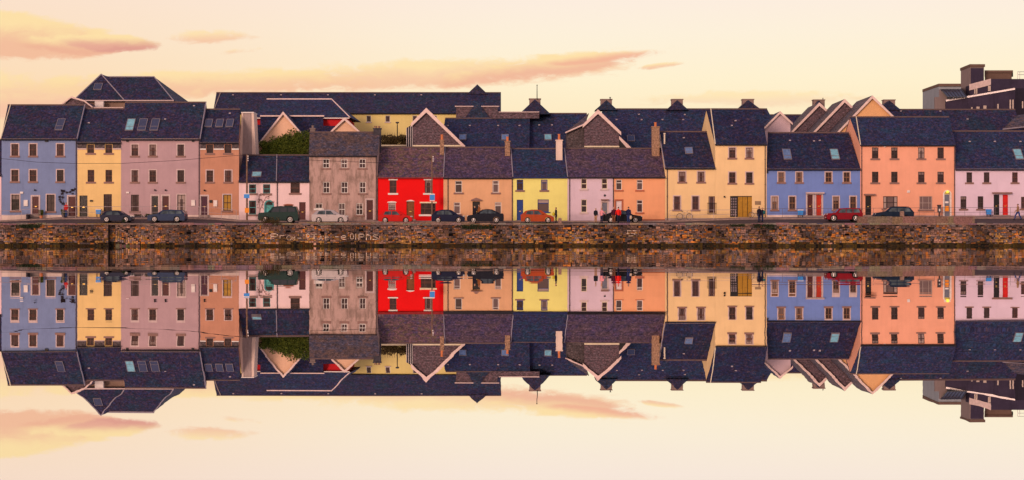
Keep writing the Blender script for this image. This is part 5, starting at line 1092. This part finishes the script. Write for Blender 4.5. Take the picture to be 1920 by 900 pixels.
    if bag:
        kind, c, bl = bag
        m = MB(); d = Vector((math.cos(face), math.sin(face), 0)); fw = Vector((-math.sin(face), math.cos(face), 0)); o = Vector((X, Y, zg))
        b0 = bpy.data.objects
        th = thing(kind, bl, 'bag', (X, Y, zg))
        if kind == 'backpack': cpos = o - fw * .21 * s + Vector((0, 0, 1.18 * s)); rx = (.16, .13, .24)
        else: cpos = o + Vector(((-.27 if c[2] < .1 else .24) * s, -.10, (1.0 if c[2] < .1 else .62) * s)); rx = (.15, .12, .22)
        m.ball(cpos, rx[0] * s, rx[1] * s, rx[2] * s, 12, 8); m.build('bag_body', cloth(kind + '%d' % int(c[2] * 999), c), th, True)
        m = MB(); a = cpos + Vector((0, 0, rx[2] * s * .8)); m.tube(a - d * .05, a + Vector((0, 0, .12)) , .012); m.tube(a + d * .05, a + Vector((0, 0, .12)), .012); m.build('strap', BLACK, th)
    return t
LFT, RGT, AWAY, FRONT = R(90), R(-90), 0.0, R(180)
person(124, -1.4, 'person in a red top and blue jeans standing at the dusty blue house door', 1.66, (.55, .03, .03), (.03, .06, .18), (.20, .08, .03), face=R(150), jn='red1', tn='blue1')
person(890, -1.5, 'person in dark clothes in the doorway of the sandy house', 1.62, (.02, .02, .04), (.015, .015, .03), (.4, .3, .2), face=R(-60), jn='dark1', tn='dark2')
person(898.5, -1.6, 'person in a brown jacket just outside the sandy house door', 1.78, (.30, .11, .04), (.04, .03, .04), (.25, .12, .06), face=R(100), arm=.6, jn='brown1', tn='dark3')
person(1042.5, -8.1, 'person in a dark coat and red scarf carrying a yellow bag by the lemon house', 1.68, (.025, .02, .035), (.012, .012, .018), (.05, .02, .02), face=LFT, bag=('shoulder_bag', (.55, .45, .03), 'bright yellow bag hanging from the person beside the burnt orange car'), coat=True, jn='dark4', tn='dark5')
person(1117, -7.6, 'person in a black jacket and tan trousers, left of the group by the black car', 1.60, (.016, .018, .028), (.42, .24, .16), (.45, .33, .26), face=R(-40), jn='black1', tn='tan1')
person(1128, -7.5, 'person in a pale pink jacket and dark blue trousers near the lilac house', 1.60, (.85, .32, .38), (.02, .022, .06), (.50, .25, .15), face=R(-45), arm=.9, jn='pink1', tn='navy1')
person(1151, -7.8, 'person with a pale hat, maroon top and brown trousers before the black car', 1.72, (.07, .012, .03), (.22, .09, .05), hat=(.75, .42, .42), face=R(170), jn='maroon', tn='brown2')
person(1159.5, -8.2, 'person in a bright red jacket and dark trousers before the black car', 1.74, (.80, .02, .015), (.02, .02, .045), (.06, .03, .03), face=R(20), stride=.3, jn='red2', tn='navy2')
person(1178.5, -7.9, 'person in a navy jacket and blue jeans carrying a light bag before the black car', 1.74, (.016, .02, .075), (.03, .05, .17), (.04, .03, .04), face=R(-30), bag=('shoulder_bag', (.55, .42, .32), 'light tan bag carried by the person in the navy jacket'), jn='navy3', tn='jeans1')
person(1423.5, -7.0, 'person in a dark coat, taller of the pair at the wide entrance', 1.68, (.013, .012, .03), (.02, .03, .08), (.03, .02, .02), face=R(30), coat=True, jn='dark6', tn='jeans2')
person(1429.5, -6.8, 'person with fair hair in a dark coat wearing a teal backpack', 1.55, (.016, .016, .04), (.02, .03, .08), (.42, .25, .15), face=R(60), coat=True, bag=('backpack', (.02, .12, .13), 'teal backpack on the fair-haired person near the peach entrance'), jn='dark7', tn='jeans3')
person(1908.5, -4.2, 'person in a tan jacket and blue jeans walking at the far right', 1.74, (.35, .20, .11), (.03, .06, .22), (.03, .02, .02), face=LFT, stride=.9, jn='tan2', tn='jeans4')

# ------------------------------------------------------------------ bicycles
def bicycle(px, Y, label, dirn=1, frame=METAL, s=1.0):
    X = PX(px, Y); z = ground_z(X, Y); t = thing('bicycle', label, 'bicycle', (X, Y, z), None); r = .34 * s
    a, b_ = Vector((X - .53 * s * dirn, Y, z + r)), Vector((X + .53 * s * dirn, Y, z + r)); bb = Vector((X - .10 * s * dirn, Y, z + .28 * s)); st = Vector((X - .22 * s * dirn, Y, z + .80 * s)); hd = Vector((X + .36 * s * dirn, Y, z + .78 * s))
    for c in (a, b_):
        m = MB(); m.ring(c, r, .022, 28); w = m.build('wheel', TYRE, t); m = MB(); m.ring(c, r - .03, .012, 28)
        for i in range(12): u = 2 * math.pi * i / 12; m.tube(c, c + Vector((math.cos(u), 0, math.sin(u))) * (r - .03), .004, n=4)
        m.build('rim', METAL, w)
    m = MB()
    for p, q_ in ((bb, st), (bb, hd), (st, hd), (bb, a), (st, a), (hd, b_), (hd, hd + Vector((-.04 * dirn, 0, .14)) * s), (st, st + Vector((-.02 * dirn, 0, .10)) * s)): m.tube(p, q_, .018, n=6)
    m.build('frame', frame, t)
    m = MB(); sp = st + Vector((-.03 * dirn, 0, .12)) * s; m.ball(sp, .13 * s, .07, .035, 10, 6); m.build('saddle', BLACK, t)
    m = MB(); hb = hd + Vector((-.04 * dirn, 0, .15)) * s; m.tube(hb + Vector((0, -.25, 0)), hb + Vector((0, .25, 0)), .014); m.tube(hb + Vector((0, -.25, 0)), hb + Vector((-.12 * dirn, -.27, -.02)), .014); m.build('handlebar', BLACK, t)
    m = MB(); m.ring(bb, .09, .012, 14); m.tube(bb, bb + Vector((.12, -.05, -.12)), .012); m.tube(bb, bb + Vector((-.12, .05, .12)), .012); m.build('crank', METAL, t)
CREAMF = plain('cream_bike_paint', (.60, .48, .40), .4)
bicycle(1283.5, -.5, 'light-framed bicycle leaning by the pale peach wall under the windows', 1, CREAMF)
bicycle(1417, -.9, 'pale bicycle half hidden behind the couple in dark coats', -1, CREAMF, .9)

# ------------------------------------------------------------------ poles, wires, signs, railings
WOOD = plain('weathered_pole_wood', (.20, .12, .09), .9, .2, var=.3)
Yp = -2.0
def upole(px, pyt, pyb, label, r=.11):
    t = thing('utility_pole', label, 'utility pole', (PX(px, Yp), Yp, ground_z(PX(px, Yp), Yp))); m = MB(); m.tube((PX(px, Yp), Yp, ground_z(PX(px, Yp), Yp) - .1), P(px, pyt, Yp), r, r * .8, 12); m.build('pole', WOOD, t)
    m = MB()
    for k in range(3): p = P(px, pyt + 3 + k * 4, Yp); m.ball(p + Vector((.13, -.1, 0)), .06, .06, .09, 8, 6); m.tube(p, p + Vector((.13, -.1, 0)), .02)
    m.build('insulator', BOX_W, t); return t
upole(463, 290, 416, 'tall brown utility pole with a blue and an orange sign before the white cottages')
upole(810, 291, 415, 'tall thin utility pole with a blue sign before the scarlet house', .08)
def sign(name, px, py, w, h, mat, label, top=None, Y=Yp - .16, disc=False):
    t = thing(name, label, 'sign', (PX(px, Y), Y, PZ(py + h / 2, Y))); m = MB(); k = (CD + Y) / CF
    if disc: m.tube(P(px, py, Y), P(px, py, Y) + Vector((0, .03, 0)), w * k / 2, n=20)
    else: m.slab([P(px - w / 2, py + h / 2, Y), P(px + w / 2, py + h / 2, Y), P(px + w / 2, py - h / 2, Y), P(px - w / 2, py - h / 2, Y)], (0, .03, 0))
    m.build('panel', mat, t)
    if top:
        for dy in top: m = MB(); m.slab([P(px - w / 2, py + dy + 1.6, Y - .004), P(px + w / 2, py + dy + 1.6, Y - .004), P(px + w / 2, py + dy, Y - .004), P(px - w / 2, py + dy, Y - .004)], (0, .02, 0)); m.build('white_band', BOX_W, t)
    m = MB(); m.box(PX(px, Y) - .03, PX(px, Y) + .03, Y + .03, Y + .075, PZ(py, Y) - .04, PZ(py, Y) + .04); m.build('bracket', METAL, t); return t
sign('parking_sign', 462.5, 367.5, 10.5, 8, BLUE_S, 'blue rectangular sign on the pole before the white cottages', top=(-5,))
sign('orange_sign', 463, 394.5, 8, 9, ORA_S, 'orange notice low on the pole before the white cottages')
sign('parking_sign', 810.5, 370, 9.5, 10, BLUE_S, 'light blue sign with white bands on the pole before the scarlet house', top=(-6.5, 5.5))
for nm, pts, lb in (('overhead_cable', [(-60, 292), (0, 297), (70, 304), (140, 306.5), (230, 306.3), (330, 301), (400, 295), (463, 290)], 'thin overhead cable sagging across the leftmost houses'), ('overhead_cable', [(463, 293), (520, 297), (580, 300), (650, 303), (708, 305), (760, 304.5), (810, 298)], 'thin overhead cable crossing the stained grey house between the two poles')):
    m = MB(); m.path([P(x, y, Yp) for x, y in pts], .022, 5); tag(m.build(nm, GUTTER), lb, 'cable')
def railing(pts, label, Y, posts, mid=.5, mat=METAL, r=.022):
    X0 = PX(pts[0][0], Y); t = thing('railing', label, 'railing', (X0, Y, ground_z(X0, Y)))
    def yt(px):
        for (a, ya), (b_, yb) in zip(pts, pts[1:]):
            if a <= px <= b_: return ya + (yb - ya) * (px - a) / (b_ - a)
        return pts[-1][1]
    m = MB(); tops = [P(x, y, Y) for x, y in pts]; m.path(tops, r); m.build('handrail', mat, t)
    m = MB(); m.path([Vector((p.x, p.y, p.z - (p.z - ground_z(p.x, Y)) * mid)) for p in tops], r * .8); m.build('lower_rail', mat, t)
    for px in posts: p = P(px, yt(px), Y); m = MB(); m.tube((p.x, p.y, ground_z(p.x, Y) - .05), p, r); m.build('post', mat, t)
RAILM = plain('pale_rail_paint', (.52, .42, .45), .5, .4, .3); RAILG = plain('grey_rail_paint', (.16, .13, .17), .5, .4, .3)
railing([(-40, 398), (0, 395.5), (20, 395), (60, 391.5), (75, 391.5)], 'pale pipe railing sloping up before the dusty blue house', -1.7, (-40, 0, 40, 75), mat=RAILM)
railing([(118, 387.5), (142, 387), (165, 387.5)], 'short pale railing between the dusty blue and yellow house doors', -1.7, (118, 142, 165), mat=RAILM)
railing([(165, 387.5), (290, 387.5), (384, 387.5), (415, 390.5), (443, 394)], 'long pale railing before the mauve and terracotta houses', -1.75, (210, 266, 322, 374, 384, 415, 443), mat=RAILM)
railing([(1256, 394.5), (1320, 393.8), (1379, 393.5)], 'pale pipe railing before the pale peach houses ending at the entrance', -1.7, (1256, 1297, 1338, 1379), mat=RAILM)
railing([(1410, 391), (1560, 391), (1730, 389.5), (1960, 388.5)], 'long thin grey railing before the periwinkle, coral and pink houses', -1.75, [1410 + 28.5 * i for i in range(20)], mat=RAILG, r=.018)
# small street things
def planter(px, py0, py1, w, mat, label, Y=-.9, lip=BOX_W):
    t = thing('planter_box', label, 'planter', (PX(px, Y), Y, PZ(py1, Y))); x0, x1, z0, z1 = PX(px - w / 2, Y), PX(px + w / 2, Y), PZ(py1, Y), PZ(py0, Y)
    m = MB(); m.slab([(x0 + .05, Y, z0), (x1 - .05, Y, z0), (x1, Y, z1), (x0, Y, z1)], (0, .4, 0)); m.build('box', mat, t); m = MB(); m.box(x0 - .02, x1 + .02, Y - .02, Y + .42, z1 + .001, z1 + .1); m.build('rim', lip, t)
    m = MB()
    for x in (x0 + .1, x1 - .1): m.box(x - .03, x + .03, Y + .1, Y + .3, min(z0, ground_z(x, Y)) - .02, z0)
    m.build('foot', GUTTER, t)
planter(184, 393.5, 401, 9.5, BLUE_S, 'blue panel with a white edge standing before the warm yellow house')
planter(1501, 394.5, 403, 11, BLUE_S, 'blue box with a white rim hanging by the railing before the periwinkle house')
planter(1854.5, 394, 402, 9.5, BLUE_S, 'blue box by the railing before the pale pink house', lip=BLUE_S)
t = thing('parking_meter', 'dark post-mounted machine by the arched doorway of the coral house', 'parking meter', (PX(1761, -1.2), -1.2, ground_z(PX(1761, -1.2), -1.2)))
m = MB(); x = PX(1761, -1.2); z0 = ground_z(x, -1.2); m.box(x - .06, x + .06, -1.26, -1.14, z0, z0 + .5); m.build('post', BLACK, t); m = MB(); m.box(x - .17, x + .17, -1.32, -1.08, z0 + .5, PZ(385.5, -1.2)); m.build('housing', CH_DARK, t); m = MB(); m.box(x - .22, x + .22, -1.36, -1.04, PZ(385.5, -1.2) + .002, PZ(384, -1.2)); m.build('hood', BLACK, t); m = MB(); m.box(x - .07, x + .09, -1.335, -1.322, z0 + .62, z0 + .9); m.build('display', BOX_W, t)
def potted(px, Y, w, h, label, mat=G_MID, pot=POT):
    X = PX(px, Y); z = ground_z(X, Y); t = thing('potted_shrub', label, 'potted plant', (X, Y, z)); m = MB(); m.tube((X, Y, z), (X, Y, z + .3), .16, .22, 12); m.build('pot', pot, t); m = MB(); leaves(m, (X, Y, z + .3 + h / 2), w / 2, w / 2, h / 2 + .05, 700, .06); m.build('foliage', mat, t); m = MB(); m.tube((X, Y, z + .3), (X, Y, z + .3 + h * .5), .03); m.build('stem', BARK, t)
potted(77, -.6, .55, .65, 'round potted shrub between the door and window of the dusty blue house')
potted(119, -.6, .45, .5, 'potted shrub left of the person at the dusty blue house', pot=CH_DARK)
for px, lb in ((259, 'low dark planting trough below the left window of the mauve house'), (281, 'low green planting trough left of the mauve house doors')):
    X = PX(px, -.8); z = ground_z(X, -.8); t = thing('planting_trough', lb, 'planter', (X, -.8, z)); m = MB(); m.box(X - .5, X + .5, -1.0, -.65, z, z + .18); m.build('trough', CH_DARK, t); m = MB(); leaves(m, (X, -.82, z + .24), .5, .18, .12, 260, .05); m.build('foliage', G_OLIVE if px == 259 else G_MID, t)
t = thing('climbing_plant', 'dark leafy climber spreading on the dusty blue wall left of its right-hand door', 'climbing plant', (PX(124, -.1), -.1, ground_z(PX(124, -.1), -.1)))
m = MB()
for px, py, n in ((116, 358, 60), (120, 358, 50), (116, 363, 60), (112, 369, 70), (117, 370, 60), (112, 374, 50), (114, 379, 50), (118, 382, 50), (125, 361, 40), (131, 360, 40), (137, 357, 50), (141, 354, 30), (136, 364, 25)):
    p = P(px, py, -.12); leaves(m, p, .14, .08, .14, n, .06)
m.build('foliage', leafm('dusky_ivy', (.04, .03, .04), (.10, .07, .08)), t); m = MB(); m.path([P(x, y, -.05) for x, y in ((121, 404), (120, 385), (117, 372), (119, 360), (130, 360), (141, 355))], .02); m.build('stem', BARK, t)
t = thing('climbing_plant', 'sparse red-leaved climber around the teal arched door of the white cottage', 'climbing plant', (PX(492, -.1), -.1, ground_z(PX(492, -.1), -.1)))
m = MB()
for k in range(34):
    px = rg.choice((485, 487, 489, 494, 498, 502, 510)) + rg.uniform(-3, 3); py = rg.uniform(362, 392); leaves(m, P(px, py, -.12), .10, .06, .10, 9, .04)
m.build('foliage', leafm('reddish_climber', (.25, .08, .07), (.20, .14, .06)), t); m = MB(); m.path([P(x, y, -.05) for x, y in ((486, 412), (487, 390), (485, 372), (489, 362))], .03); m.path([P(x, y, -.05) for x, y in ((487, 395), (493, 380), (499, 368), (510, 366))], .025); m.build('stem', plain('pinkish_stem', (.45, .28, .28), .9), t)
m = MB(); X = PX(51.5, -1.2); z = ground_z(X, -1.2)
t = thing('entrance_steps', 'dark steps with a side wall leading to the left door of the dusty blue house', 'steps', (PX(64, -1), -1, z)); m = MB()
for k in range(3): m.box(PX(54, -1), PX(72, -1), -1.3 + k * .3, -.36, z - .1, z + .05 + k * .1)
m.build('steps', plain('dark_step', (.10, .08, .08), .9), t); m = MB(); m.box(PX(51, -1), PX(53.5, -1), -1.5, -.1, z - .1, PZ(401, -1)); m.build('side_wall', CH_DARK, t)
bpy.context.view_layer.update()
